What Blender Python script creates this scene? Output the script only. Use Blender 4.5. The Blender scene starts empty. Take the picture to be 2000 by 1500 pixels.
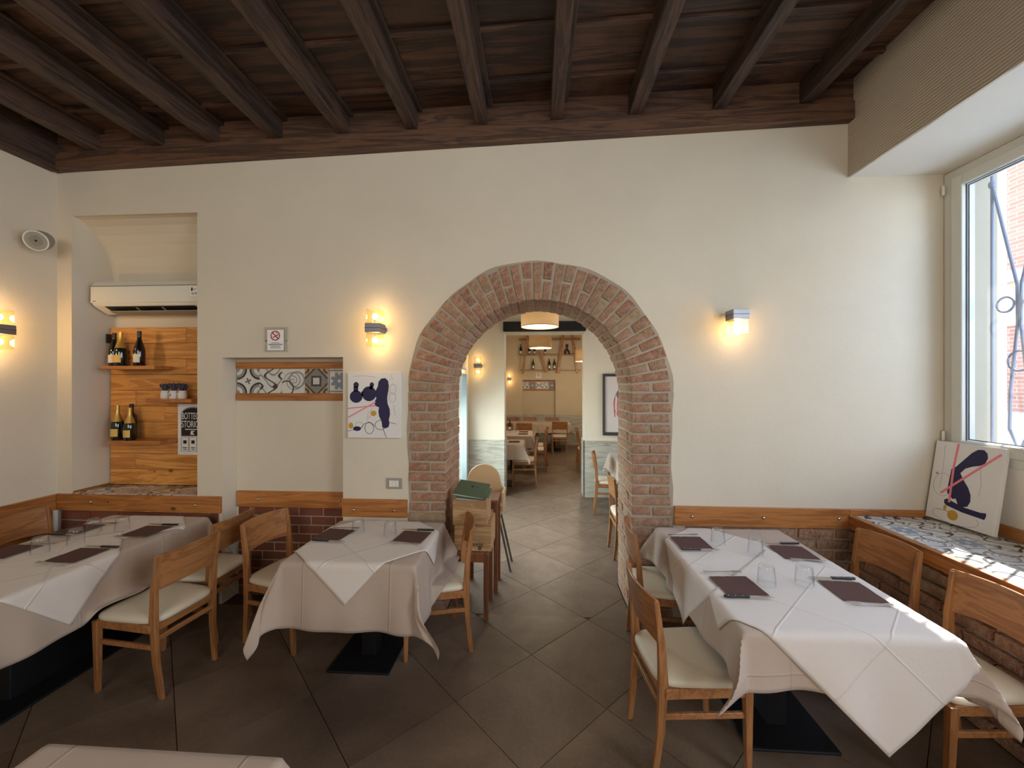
import bpy, bmesh, math, random
from mathutils import Vector, Matrix
random.seed(7)
PI=math.pi; R=math.radians
scene=bpy.context.scene; COL=scene.collection
def lin(r,g=None,b=None):
    if g is None: r,g,b=r
    f=lambda c:(c/255/12.92) if c/255<=.04045 else ((c/255+.055)/1.055)**2.4
    return (f(r),f(g),f(b),1)
# ---------------------------------------------------------------- camera, world, sun, lights, exposure
cam=bpy.data.cameras.new('camera'); co=bpy.data.objects.new('camera',cam); COL.objects.link(co)
cam.sensor_width=36; cam.lens=36*790/2000; cam.clip_start=.05; cam.clip_end=200
co.location=(0,0,1.8); co.rotation_euler=(R(90),0,math.atan(.063)); scene.camera=co
w=bpy.data.worlds.new('sky'); scene.world=w; w.use_nodes=True
nt=w.node_tree; nt.nodes.clear()
sk=nt.nodes.new('ShaderNodeTexSky'); sk.sky_type='NISHITA'; sk.sun_disc=False; sk.sun_elevation=R(51); sk.sun_rotation=R(56); sk.air_density=1.0; sk.dust_density=.4; sk.ozone_density=2.0
bg=nt.nodes.new('ShaderNodeBackground'); bg.inputs[1].default_value=1.3
ow=nt.nodes.new('ShaderNodeOutputWorld'); nt.links.new(sk.outputs[0],bg.inputs[0]); nt.links.new(bg.outputs[0],ow.inputs[0])
def lamp(name,kind,loc,power,color,size=None,direction=None,size_y=None):
    l=bpy.data.lights.new(name,kind); l.energy=power; l.color=color[:3]
    o=bpy.data.objects.new(name,l); COL.objects.link(o); o.location=loc
    if kind=='AREA':
        l.shape='RECTANGLE'; l.size=size; l.size_y=size_y or size
    elif kind=='SUN': l.angle=R(.6)
    else: l.shadow_soft_size=size or .03
    if direction: o.rotation_euler=Vector(direction).to_track_quat('-Z','Y').to_euler()
    return o
lamp('sun','SUN',(12,8,14),20.0,(1,.96,.9),direction=(-.47,-.30,-.60))
DAY=(.86,.93,1.0)
# area lamps added to brighten the rooms, standing in for window daylight
lamp('front_window_fill','AREA',(3.9,1.9,2.45),68,(.60,.80,1.0),1.3,(-1,.12,.0),1.9)  # added out of frame to strengthen the light from the right window
lamp('side_window_fill','AREA',(3.3,-.85,2.6),145,DAY,2.0,(-1,0,-.12),1.8)  # added to brighten the room, outside an unseen window
lamp('rear_fill','AREA',(-.6,-3.35,2.7),110,(1,.95,.88),3.4,(0,1,.0),1.9)  # added fill from behind the camera; no rear window is built
lamp('daylight_second_room','AREA',(3.3,5.1,2.2),22,DAY,1.8,(-1,0,-.15),1.9)
lamp('daylight_glass_door','AREA',(-1.45,5.0,1.35),150,DAY,1.5,(1,0,-.9),1.0)
scene.view_settings.view_transform='Standard'; scene.view_settings.look='None'
scene.view_settings.gamma=1; scene.view_settings.use_curve_mapping=False
scene.view_settings.exposure=0.0
try:
    scene.cycles.max_bounces=8; scene.cycles.diffuse_bounces=5; scene.cycles.glossy_bounces=3
    scene.cycles.transparent_max_bounces=24; scene.cycles.transmission_bounces=6
    scene.cycles.caustics_reflective=False; scene.cycles.caustics_refractive=False
    scene.cycles.sample_clamp_indirect=4
except Exception: pass
# ---------------------------------------------------------------- material helpers
class X:
    """a scalar socket with arithmetic"""
    def __init__(s,nt,v): s.nt=nt; s.v=v
    def _m(s,op,*a):
        n=s.nt.nodes.new('ShaderNodeMath'); n.operation=op
        for i,q in enumerate((s,)+a):
            q=q.v if isinstance(q,X) else q
            if isinstance(q,(int,float)): n.inputs[i].default_value=q
            else: s.nt.links.new(q,n.inputs[i])
        return X(s.nt,n.outputs[0])
    def __add__(s,o): return s._m('ADD',o)
    def __sub__(s,o): return s._m('SUBTRACT',o)
    def __rsub__(s,o): return (s*-1)+o
    def __mul__(s,o): return s._m('MULTIPLY',o)
    def __truediv__(s,o): return s._m('DIVIDE',o)
    def abs(s): return s._m('ABSOLUTE')
    def sin(s): return s._m('SINE')
    def lt(s,o): return s._m('LESS_THAN',o)
    def gt(s,o): return s._m('GREATER_THAN',o)
    def mx(s,o): return s._m('MAXIMUM',o)
    def mn(s,o): return s._m('MINIMUM',o)
    def sqrt(s): return s._m('SQRT')
    def frac(s): return s._m('FRACT')
    def atan2(s,o): return s._m('ARCTAN2',o)
def hyp(a,b): return (a*a+b*b).sqrt()
def newmat(name):
    m=bpy.data.materials.new(name); m.use_nodes=True; return m,m.node_tree,m.node_tree.nodes['Principled BSDF']
def texco(nt,kind='Object',scale=(1,1,1),rot=(0,0,0)):
    tc=nt.nodes.new('ShaderNodeTexCoord'); mp=nt.nodes.new('ShaderNodeMapping')
    nt.links.new(tc.outputs[kind],mp.inputs[0]); mp.inputs['Scale'].default_value=scale; mp.inputs['Rotation'].default_value=rot
    return mp.outputs[0]
def noise(nt,vec,scale,detail=4,rough=.55,dist=0):
    n=nt.nodes.new('ShaderNodeTexNoise'); nt.links.new(vec,n.inputs['Vector']); n.inputs['Scale'].default_value=scale
    n.inputs['Detail'].default_value=detail; n.inputs['Roughness'].default_value=rough; n.inputs['Distortion'].default_value=dist
    return n.outputs['Fac']
def ramp(nt,fac,stops):
    r=nt.nodes.new('ShaderNodeValToRGB'); e=r.color_ramp.elements
    while len(e)<len(stops): e.new(.5)
    for k,(p,c) in enumerate(stops): e[k].position=p; e[k].color=c if len(c)==4 else (*c,1)
    nt.links.new(fac,r.inputs[0]); return r.outputs[0]
def mix(nt,fac,a,b,mode='MIX'):
    n=nt.nodes.new('ShaderNodeMix'); n.data_type='RGBA'; n.blend_type=mode
    for k,q in ((0,fac),(6,a),(7,b)):
        q=q.v if isinstance(q,X) else q
        if isinstance(q,(int,float)): n.inputs[k].default_value=q
        elif isinstance(q,tuple): n.inputs[k].default_value=q
        else: nt.links.new(q,n.inputs[k])
    return n.outputs[2]
def bump(nt,bsdf,h,strength=.3,dist=.01):
    b=nt.nodes.new('ShaderNodeBump'); b.inputs['Strength'].default_value=strength; b.inputs['Distance'].default_value=dist
    nt.links.new(h.v if isinstance(h,X) else h,b.inputs['Height']); nt.links.new(b.outputs[0],bsdf.inputs['Normal'])
def rnd(nt):
    return nt.nodes.new('ShaderNodeObjectInfo').outputs['Random']
def M_plain(name,c,rough=.5,metal=0,spec=.5,emit=None,estr=0,var=0,bumps=0,bscale=60):
    m,nt,b=newmat(name); col=lin(c)
    b.inputs['Base Color'].default_value=col; b.inputs['Roughness'].default_value=rough; b.inputs['Metallic'].default_value=metal
    b.inputs['Specular IOR Level'].default_value=spec
    if var:
        v=texco(nt); f=noise(nt,v,4,5)
        d=tuple(x*(1-var) for x in col[:3])+(1,); u=tuple(min(1,x*(1+var)) for x in col[:3])+(1,)
        nt.links.new(ramp(nt,f,[(.3,d),(.7,u)]),b.inputs['Base Color'])
    if bumps: bump(nt,b,noise(nt,texco(nt),bscale,4),bumps,.004)
    if emit: b.inputs['Emission Color'].default_value=lin(emit); b.inputs['Emission Strength'].default_value=estr
    return m
def M_wood(name,dark,light,axis=0,scale=1,rough=.5,var=.25,knots=False,bmp=.15,blotch=0):
    m,nt,b=newmat(name)
    sc=[7*scale]*3; sc[axis]=.55*scale
    off=nt.nodes.new('ShaderNodeVectorMath'); off.operation='ADD'
    r=X(nt,rnd(nt)); cb=nt.nodes.new('ShaderNodeCombineXYZ')
    for k,mul in enumerate((13.,29.,7.)): nt.links.new((r*mul).v,cb.inputs[k])
    tc=nt.nodes.new('ShaderNodeTexCoord'); nt.links.new(tc.outputs['Object'],off.inputs[0]); nt.links.new(cb.outputs[0],off.inputs[1])
    mp=nt.nodes.new('ShaderNodeMapping'); nt.links.new(off.outputs[0],mp.inputs[0]); mp.inputs['Scale'].default_value=sc
    f=noise(nt,mp.outputs[0],2.2,6,.6,1.2)
    g=noise(nt,mp.outputs[0],14,3,.7,.3)
    rings=((X(nt,f)*26).sin()*.5+.5)
    t=(rings*.45+X(nt,g)*.35+X(nt,f)*.25)
    c=ramp(nt,t.v,[(.2,lin(dark)),(.85,lin(light))])
    bright=(r*(2*var)+(1-var))
    hs=nt.nodes.new('ShaderNodeHueSaturation'); nt.links.new(c,hs.inputs['Color']); nt.links.new(bright.v,hs.inputs['Value'])
    c=hs.outputs[0]
    if knots:
        vo=nt.nodes.new('ShaderNodeTexVoronoi'); k=[3.4]*3; k[axis]=2.1
        mp2=nt.nodes.new('ShaderNodeMapping'); nt.links.new(off.outputs[0],mp2.inputs[0]); mp2.inputs['Scale'].default_value=k
        nt.links.new(mp2.outputs[0],vo.inputs['Vector']); vo.inputs['Scale'].default_value=1.5
        kf=X(nt,vo.outputs['Distance']).lt(.075)
        c=mix(nt,kf*.75,c,lin(tuple(x*.45 for x in dark)))
    if blotch:
        nb=noise(nt,off.outputs[0],3.5,5,.7)
        c=mix(nt,ramp(nt,nb,[(.45,(0,0,0,1)),(.75,(blotch,blotch,blotch,1))]),c,lin(tuple(x*.5 for x in dark)))
    nt.links.new(c,b.inputs['Base Color']); b.inputs['Roughness'].default_value=rough
    bump(nt,b,t,bmp,.003); return m
def M_brick(name,stops,rough=.9,strength=1.0,streak=True):
    m,nt,b=newmat(name); r=rnd(nt)
    c=ramp(nt,r,[(p,lin(k)) for p,k in stops]); v=texco(nt,'Object')
    n1=noise(nt,v,30,6,.7); n2=noise(nt,v,9,4)
    if streak: c=mix(nt,ramp(nt,n1,[(.38,(0,0,0,1)),(.62,(.75,.75,.75,1))]),c,lin(204,176,146))
    c=mix(nt,ramp(nt,n2,[(.45,(0,0,0,1)),(.8,(.6,.6,.6,1))]),c,lin(120,92,74))
    nt.links.new(c,b.inputs['Base Color']); b.inputs['Roughness'].default_value=rough; b.inputs['Specular IOR Level'].default_value=.2
    vv=texco(nt,'Object',(75,40,60),(0,R(35),0)) if streak else v
    h=noise(nt,vv,1 if streak else 40,5,.65)
    bump(nt,b,h,strength,.022); return m
def M_plaster(name,c,var=.03,b1=.12):
    m,nt,b=newmat(name); v=texco(nt); col=lin(c)
    f=noise(nt,v,1.3,6,.6)
    d=tuple(x*(1-var*1.6) for x in col[:3])+(1,); u=tuple(min(1,x*(1+var)) for x in col[:3])+(1,)
    nt.links.new(ramp(nt,f,[(.3,d),(.7,u)]),b.inputs['Base Color']); b.inputs['Roughness'].default_value=.9
    b.inputs['Specular IOR Level'].default_value=.15
    bump(nt,b,noise(nt,v,22,6,.6),b1,.01); return m
def M_glass(name,tint=(1,1,1,1),base=.06,edge=.55,rough=.02,p=2.5,dark=0,haze=0):
    m=bpy.data.materials.new(name); m.use_nodes=True; nt=m.node_tree; nt.nodes.clear()
    o=nt.nodes.new('ShaderNodeOutputMaterial'); t=nt.nodes.new('ShaderNodeBsdfTransparent'); g=nt.nodes.new('ShaderNodeBsdfGlossy')
    g.inputs['Roughness'].default_value=rough; g.inputs[0].default_value=(.95,.97,1,1)
    lw=nt.nodes.new('ShaderNodeLayerWeight'); lw.inputs[0].default_value=.5
    f=X(nt,lw.outputs['Facing'])._m('POWER',p)*edge+base
    nt.links.new(mix(nt,X(nt,lw.outputs['Facing'])._m('POWER',4.0)*dark,tint,(.25,.27,.3,1)),t.inputs[0])
    mx=nt.nodes.new('ShaderNodeMixShader'); nt.links.new(f.v,mx.inputs[0]); nt.links.new(t.outputs[0],mx.inputs[1]); nt.links.new(g.outputs[0],mx.inputs[2])
    out=mx.outputs[0]
    if haze:
        d=nt.nodes.new('ShaderNodeBsdfTranslucent'); d2=nt.nodes.new('ShaderNodeMixShader'); d2.inputs[0].default_value=haze
        nt.links.new(out,d2.inputs[1]); nt.links.new(d.outputs[0],d2.inputs[2]); out=d2.outputs[0]
    nt.links.new(out,o.inputs[0]); return m
def M_cloth(name,c,crease=False,period=.31):
    m,nt,b=newmat(name); b.inputs['Base Color'].default_value=lin(c); b.inputs['Roughness'].default_value=.75
    b.inputs['Specular IOR Level'].default_value=.25; b.inputs['Sheen Weight'].default_value=.15
    v=texco(nt,'UV'); sp=nt.nodes.new('ShaderNodeSeparateXYZ'); nt.links.new(v,sp.inputs[0])
    h=X(nt,noise(nt,v,5,5,.6))*.8
    if crease:
        for k in (0,1):
            q=((X(nt,sp.outputs[k])/period).frac()-.5).abs()*period
            ln=(q/.007).mn(1.0)
            h=h-(ln*.5)
    bump(nt,b,h,.5,.012); return m
def M_tile(name,kind):
    """patterned cement tile, 20 cm, pattern in the tile's own coordinates"""
    m,nt,b=newmat(name); tc=nt.nodes.new('ShaderNodeTexCoord'); sp=nt.nodes.new('ShaderNodeSeparateXYZ')
    nt.links.new(tc.outputs['Object'],sp.inputs[0]); x=X(nt,sp.outputs[0])*5; y=X(nt,sp.outputs[1])*5
    base=lin(214,210,198); dk=lin(58,50,46); gr=lin(134,136,138); bl=lin(128,140,156)
    ax=x.abs(); ay=y.abs(); rc=hyp(ax-.5,ay-.5); r0=hyp(x,y); th=y.atan2(x)
    band=lambda v,a,wd:(v-a).abs().lt(wd*1.35)
    c=base
    if kind==0:
        c=mix(nt,band(rc,.40,.035),c,dk); c=mix(nt,band(rc,.30,.03),c,gr)
        c=mix(nt,rc.lt(.12),c,gr); c=mix(nt,r0.lt((th*4).sin()*.06+.08),c,dk)
    elif kind==1:
        q=(x*5+(y*7).sin()*1.3).sin(); q2=(y*6+(x*5+1).sin()*1.6).sin()
        c=mix(nt,q2.abs().lt(.24),c,gr); c=mix(nt,q.abs().lt(.26),c,dk)
        c=mix(nt,hyp(x-.2,y+.22).lt((th*9).sin()*.02+.1),c,dk)
    elif kind==2:
        sw=(r0*22-th).sin(); c=mix(nt,(sw.abs().lt(.42))*(r0.lt(.42)),c,gr)
        c=mix(nt,band(hyp(x-.15,y-.05),.33,.025),c,gr); c=mix(nt,band(hyp(x+.3,y+.3),.30,.02),c,dk)
    elif kind==3:
        dia=ax+ay; c=mix(nt,dia.lt(.62),lin(176,146,104),lin(128,124,116)); c=mix(nt,band(dia,.60,.035),c,dk)
        c=mix(nt,(ax.mx(ay)).lt(.17),c,lin(206,200,188)); c=mix(nt,band(ax.mx(ay),.18,.03),c,dk)
        c=mix(nt,band(rc,.16,.03),c,dk)
    elif kind==4:
        star=(th*4).sin().abs()*.16+.2; c=mix(nt,r0.lt(star),c,bl); c=mix(nt,band(r0,star,.02),c,gr)
        c=mix(nt,band(ax,.44,.025).mx(band(ay,.44,.025)),c,gr); c=mix(nt,r0.lt(.07),c,base)
    elif kind==5:
        c=mix(nt,(ax-ay).abs().lt(.05),c,gr); c=mix(nt,band(hyp(ax-.5,ay),.25,.035),c,dk)
        c=mix(nt,r0.lt((th*8).sin()*.05+.1),c,dk)
    n=noise(nt,texco(nt),25,4); c=mix(nt,ramp(nt,n,[(.45,(0,0,0,1)),(.8,(.3,.3,.3,1))]),c,lin(160,152,140))
    nt.links.new(c,b.inputs['Base Color']); b.inputs['Roughness'].default_value=.28; return m
# ---------------------------------------------------------------- mesh helpers
class MB:
    def __init__(s): s.v=[]; s.f=[]; s.mi=[]; s.uv=None
    def add(s,vs,fs,mi=0):
        o=len(s.v); s.v+=[tuple(v) for v in vs]; s.f+=[[i+o for i in f] for f in fs]; s.mi+=[mi]*len(fs); return s
    def hexa(s,p,mi=0):   # 4 bottom ccw, 4 top ccw
        return s.add(p,[(3,2,1,0),(4,5,6,7),(0,1,5,4),(1,2,6,5),(2,3,7,6),(3,0,4,7)],mi)
    def box(s,x0,x1,y0,y1,z0,z1,mi=0):
        return s.hexa([(x0,y0,z0),(x1,y0,z0),(x1,y1,z0),(x0,y1,z0),(x0,y0,z1),(x1,y0,z1),(x1,y1,z1),(x0,y1,z1)],mi)
    def prism(s,poly,a,b,axis='z',mi=0):
        f={'z':lambda p,t:(p[0],p[1],t),'y':lambda p,t:(p[0],t,p[1]),'x':lambda p,t:(t,p[0],p[1])}[axis]; n=len(poly)
        return s.add([f(p,a) for p in poly]+[f(p,b) for p in poly],[list(range(n))[::-1],list(range(n,2*n))]+[(i,(i+1)%n,n+(i+1)%n,n+i) for i in range(n)],mi)
    def bar(s,pts,ws,ds,mi=0):   # rectangular section swept upward
        n=len(pts); v=[]
        for k,(x,y,z) in enumerate(pts):
            a=(ws[k] if isinstance(ws,(list,tuple)) else ws)/2; b=(ds[k] if isinstance(ds,(list,tuple)) else ds)/2
            v+=[(x-a,y-b,z),(x+a,y-b,z),(x+a,y+b,z),(x-a,y+b,z)]
        f=[(3,2,1,0),tuple(4*(n-1)+i for i in range(4))]
        for k in range(n-1):
            for i in range(4): f.append((4*k+i,4*k+(i+1)%4,4*k+4+(i+1)%4,4*k+4+i))
        return s.add(v,f,mi)
    def tube(s,pts,r,n=8,mi=0,close=False):
        pts=[Vector(p) for p in pts]; m=len(pts); v=[]; up=Vector((0,0,1))
        for k,p in enumerate(pts):
            a=pts[(k-1)%m] if (close or k) else p; b=pts[(k+1)%m] if (close or k<m-1) else p
            d=(b-a).normalized(); u=up if abs(d.dot(up))<.95 else Vector((1,0,0))
            e=d.cross(u).normalized(); g=e.cross(d).normalized(); rr=r[k] if isinstance(r,(list,tuple)) else r
            v+=[p+e*rr*math.cos(2*PI*i/n)+g*rr*math.sin(2*PI*i/n) for i in range(n)]
        f=[]
        for k in range(m if close else m-1):
            for i in range(n): f.append((k*n+i,k*n+(i+1)%n,((k+1)%m)*n+(i+1)%n,((k+1)%m)*n+i))
        if not close: f+= [tuple(range(n))[::-1],tuple((m-1)*n+i for i in range(n))]
        return s.add(v,f,mi)
    def lathe(s,prof,n=24,c=(0,0,0),caps=(True,True),mi=0):
        v=[];m=len(prof)
        for r,z in prof: v+=[(c[0]+r*math.cos(2*PI*i/n),c[1]+r*math.sin(2*PI*i/n),c[2]+z) for i in range(n)]
        f=[(k*n+i,k*n+(i+1)%n,(k+1)*n+(i+1)%n,(k+1)*n+i) for k in range(m-1) for i in range(n)]
        if caps[0]: f.append(tuple(range(n))[::-1])
        if caps[1]: f.append(tuple((m-1)*n+i for i in range(n)))
        return s.add(v,f,mi)
    def mesh(s,name,mats,smooth=False,angle=40):
        me=bpy.data.meshes.new(name); me.from_pydata(s.v,[],s.f)
        for m in (mats if isinstance(mats,(list,tuple)) else [mats]): me.materials.append(m)
        for p,i in zip(me.polygons,s.mi): p.material_index=i
        bm=bmesh.new(); bm.from_mesh(me); bmesh.ops.recalc_face_normals(bm,faces=bm.faces); bm.to_mesh(me); bm.free()
        if smooth:
            me.polygons.foreach_set('use_smooth',[True]*len(me.polygons)); me.set_sharp_from_angle(angle=R(angle))
        return me
    def build(s,name,mats,parent=None,smooth=False,bevel=0,segs=2,angle=40,loc=None,solid=0,kind=None):
        o=bpy.data.objects.new(name,s.mesh(name,mats,smooth,angle)); COL.objects.link(o)
        if parent: o.parent=parent
        if loc: o.location=loc
        if solid:
            q=o.modifiers.new('thickness','SOLIDIFY'); q.thickness=solid; q.offset=0
        if bevel:
            q=o.modifiers.new('bevel','BEVEL'); q.width=bevel; q.segments=segs; q.limit_method='ANGLE'; q.angle_limit=R(35)
        if kind: o['kind']=kind
        return o
def B(x0,x1,y0,y1,z0,z1): return MB().box(x0,x1,y0,y1,z0,z1)
def tag(o,label=None,cat=None,group=None):
    if label: o['label']=label
    if cat: o['category']=cat
    if group: o['group']=group
    return o
def empty(name,loc=(0,0,0),rz=0,label=None,cat=None,group=None,kind=None):
    o=bpy.data.objects.new(name,None); COL.objects.link(o); o.location=loc; o.rotation_euler=(0,0,rz); o.empty_display_size=.1
    if kind: o['kind']=kind
    return tag(o,label,cat,group)
def copy_tree(src,parent=None):
    c=src.copy(); COL.objects.link(c); c.parent=parent
    for ch in list(src.children): copy_tree(ch,c)
    return c
def placed(proto,loc,rz,label,group=None,state={}):
    k=proto.name
    if not state.get(k): state[k]=1; o=proto
    else: o=copy_tree(proto)
    o.location=loc; o.rotation_euler=(0,0,rz); o['label']=label
    if group: o['group']=group
    return o
def text(body,size,loc,rot,mat,parent,name='lettering',sx=1,ext=.0004,align='CENTER'):
    cu=bpy.data.curves.new(name,'FONT'); cu.body=body; cu.size=size; cu.extrude=ext; cu.align_x=align; cu.align_y='CENTER'
    cu.materials.append(mat); o=bpy.data.objects.new(name,cu); COL.objects.link(o); o.parent=parent
    bpy.context.view_layer.update(); me=bpy.data.meshes.new_from_object(o); bpy.data.objects.remove(o)
    o=bpy.data.objects.new(name,me); COL.objects.link(o); o.parent=parent
    o.location=loc; o.rotation_euler=rot; o.scale=(sx,1,1); return o
# ---------------------------------------------------------------- materials
PL=M_plaster('cream_plaster',(216,205,184),.03,.14)
PLW=M_plaster('white_plaster',(226,219,206),.02,.1)
PLT=M_plaster('tan_plaster',(204,188,160),.05,.2)
MORT=M_plaster('grey_mortar',(172,158,138),.12,.6)
GROUT=M_plain('dark_grout',(70,52,42),.9)
DW=M_wood('dark_ceiling_wood_lengthwise',(38,27,21),(84,62,48),1,1.0,.6,.2)
DWX=M_wood('dark_ceiling_wood_crosswise',(56,38,28),(104,72,50),0,1.0,.6,.2)
DP=M_wood('dark_ceiling_boards',(38,24,17),(98,68,50),0,.5,.55,.22,blotch=.6)
CW=M_wood('orange_pine',(150,92,44),(192,126,66),0,1.0,.45,.12,knots=True)
CWZ=M_wood('chair_beech',(128,82,46),(164,112,66),2,1.2,.38,.08,bmp=.05)
CWX=M_wood('chair_beech_cross',(128,82,46),(164,112,66),0,1.2,.38,.08,bmp=.05)
NW=M_wood('niche_pine_planks',(176,112,50),(226,160,82),0,.9,.5,.12,knots=True)
BW=M_wood('bench_chestnut',(128,78,38),(180,118,62),1,.9,.42,.08)
STW=M_wood('stool_chestnut',(86,48,26),(132,80,46),2,1.0,.5,.1)
CRW=M_wood('crate_pine',(150,112,72),(196,156,108),0,1.0,.75,.15,knots=True)
BR=M_brick('rough_arch_brick',[(0,(158,96,72)),(.3,(176,116,88)),(.55,(180,134,102)),(.75,(156,104,80)),(1,(178,148,112))])
BRF=M_brick('smooth_dark_brick',[(0,(112,62,46)),(.5,(128,74,56)),(1,(106,64,50))],.8,.25,False)
IV=M_plain('ivory_leatherette',(206,194,170),.5,spec=.4,bumps=.08,bscale=140)
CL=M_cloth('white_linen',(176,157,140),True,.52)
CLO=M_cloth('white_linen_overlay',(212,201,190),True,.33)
NAP=M_plain('brown_paper_napkin',(96,72,66),.95,spec=.1,bumps=.5,bscale=160)
STEEL=M_plain('cutlery_steel',(196,196,198),.22,1); BLK=M_plain('black_plastic',(20,20,22),.4)
BLKM=M_plain('black_metal',(14,14,16),.55,0,.4)
ALU=M_plain('brushed_aluminium',(150,150,154),.4,.85)
WP=M_plain('white_plastic',(226,222,208),.4); WPG=M_plain('grey_plastic',(150,146,134),.5)
WF=M_plain('white_window_frame',(208,206,194),.35); RUB=M_plain('black_rubber',(26,28,40),.6)
TG=M_glass('tumbler_glass',(.985,.99,.995,1),.025,.4,.01,2.6,dark=.5); WG=M_glass('window_glass',(.97,.98,1,1),.045,.5,.0,3,haze=.02)
SG=M_glass('sconce_glass',(1,.97,.88,1),.03,.25,.12,2.5,dark=.3)
BULB=M_plain('lit_bulb',(255,236,200),.5,emit=(255,220,160),estr=26)
CANV=M_plain('canvas_white',(226,222,216),.85,bumps=.2,bscale=200)
NAVY=M_plain('navy_paint',(28,22,66),.55); PINK=M_plain('pink_paint',(232,132,140),.6); GOLD=M_plain('gold_paint',(196,150,48),.5)
GLN=M_plain('grey_paint',(176,174,172),.7); RED=M_plain('red_print',(178,36,34),.6); PAPER=M_plain('white_paper',(238,236,232),.8); INK=M_plain('black_ink',(26,24,24),.7)
BG=M_plain('dark_bottle_glass',(14,12,10),.08,0,.8); BGG=M_plain('green_bottle_glass',(16,26,14),.08,0,.8)
FOILG=M_plain('gold_foil',(206,166,84),.35,.7); LAB=M_plain('cream_label',(226,218,198),.7); LABY=M_plain('yellow_label',(222,180,92),.6); FOILD=M_plain('dark_foil',(40,26,30),.4)
TILES=[M_tile('patterned_tile_%d'%k,k) for k in range(6)]
GREEN=M_plain('green_leatherette',(84,98,72),.55,bumps=.15,bscale=120)
STONE=None
def mk_floor():
    m,nt,b=newmat('grey_brown_stoneware'); r=X(nt,rnd(nt)); v=texco(nt,'Object')
    off=nt.nodes.new('ShaderNodeVectorMath'); off.operation='ADD'; cb=nt.nodes.new('ShaderNodeCombineXYZ'); nt.links.new((r*20).v,cb.inputs[0]); nt.links.new((r*7).v,cb.inputs[1])
    nt.links.new(v,off.inputs[0]); nt.links.new(cb.outputs[0],off.inputs[1]); v=off.outputs[0]
    c=ramp(nt,noise(nt,v,1.8,7,.62,.4),[(.3,lin(84,68,54)),(.5,lin(102,84,68)),(.72,lin(118,100,82))])
    c=mix(nt,ramp(nt,noise(nt,v,55,3,.7),[(.5,(0,0,0,1)),(.75,(.3,.3,.3,1))]),c,lin(140,118,96))
    nt.links.new(c,b.inputs['Base Color'])
    nt.links.new(ramp(nt,noise(nt,v,9,4),[(.3,(.34,.34,.34,1)),(.7,(.5,.5,.5,1))]),b.inputs['Roughness'])
    bump(nt,b,noise(nt,v,30,5),.06,.003); return m
FT=mk_floor()
def mk_stone():
    m,nt,b=newmat('travertine_wainscot'); v=texco(nt,'Object',(1,1,9))
    c=ramp(nt,noise(nt,v,3,7,.65,.8),[(.3,lin(140,134,120)),(.5,lin(176,170,154)),(.7,lin(200,196,182))])
    nt.links.new(c,b.inputs['Base Color']); b.inputs['Roughness'].default_value=.4; return m
STONE=mk_stone()
def mk_rib():
    m,nt,b=newmat('ribbed_taupe_wallpaper'); v=texco(nt,'Object'); sp=nt.nodes.new('ShaderNodeSeparateXYZ'); nt.links.new(v,sp.inputs[0])
    q=(X(nt,sp.outputs[2])*330+X(nt,sp.outputs[1])*14+X(nt,noise(nt,v,3,3))*12).sin()
    c=ramp(nt,(q*.5+.5).v,[(.0,lin(176,162,142)),(1,lin(206,193,172))]); nt.links.new(c,b.inputs['Base Color']); b.inputs['Roughness'].default_value=.8
    bump(nt,b,q,.3,.004); return m
RIB=mk_rib()
# ================================================================ STRUCTURE
YW=3.155; YB=3.70
zc=lambda x:3.57+.0253*(x+4.03)
def cap(p,name,mat,kind='structure'): o=p.build(name,mat); o['kind']=kind; return o
# floor of stoneware tiles laid on the diagonal
fl=cap(B(-4.5,3.4,-3.3,12.3,-.12,-.006),'floor',GROUT)
def clip(poly,rect):
    x0,x1,y0,y1=rect
    for ax,lim,sg in ((0,x0,1),(0,x1,-1),(1,y0,1),(1,y1,-1)):
        out=[]
        for i in range(len(poly)):
            a,b=poly[i],poly[(i+1)%len(poly)]; ina=(a[ax]-lim)*sg>=0; inb=(b[ax]-lim)*sg>=0
            if ina: out.append(a)
            if ina!=inb:
                t=(lim-a[ax])/(b[ax]-a[ax]); out.append((a[0]+t*(b[0]-a[0]),a[1]+t*(b[1]-a[1])))
        poly=out
        if len(poly)<3: return []
    return poly
D=.8465; hd=D/2-.0028; TM={}
regions=[(-4.02,2.95,-1.2,3.15),(-.715,.715,3.15,3.71),(-1.11,2.95,3.71,6.49),(-.53,.74,6.49,6.81),(-1.6,2.2,6.81,11.98)]
rest=MB()
for i in range(-12,12):
    for j in range(-6,32):
        if (i+j)%2: continue
        cx=-.04+i*D/2; cy=2.27+D/2+(j-1)*D/2
        dia=[(hd,0),(0,hd),(-hd,0),(0,-hd)]
        for rg in regions:
            p=clip([(cx+a,cy+b) for a,b in dia],rg)
            if not p: continue
            area=abs(sum(p[k][0]*p[(k+1)%len(p)][1]-p[(k+1)%len(p)][0]*p[k][1] for k in range(len(p))))/2
            if area<.0015: continue
            full=area>.999*2*hd*hd
            if full:
                if 'f' not in TM: TM['f']=MB().prism([(hd,0),(0,hd),(-hd,0),(0,-hd)],-.008,0).mesh('floor_tile',FT)
                o=bpy.data.objects.new('floor_tile',TM['f']); COL.objects.link(o); o.location=(cx,cy,0)
            else:
                o=MB().prism([(a-cx,b-cy) for a,b in p],-.008,0).build('floor_tile',FT,loc=(cx,cy,0))
            o.parent=fl
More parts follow.
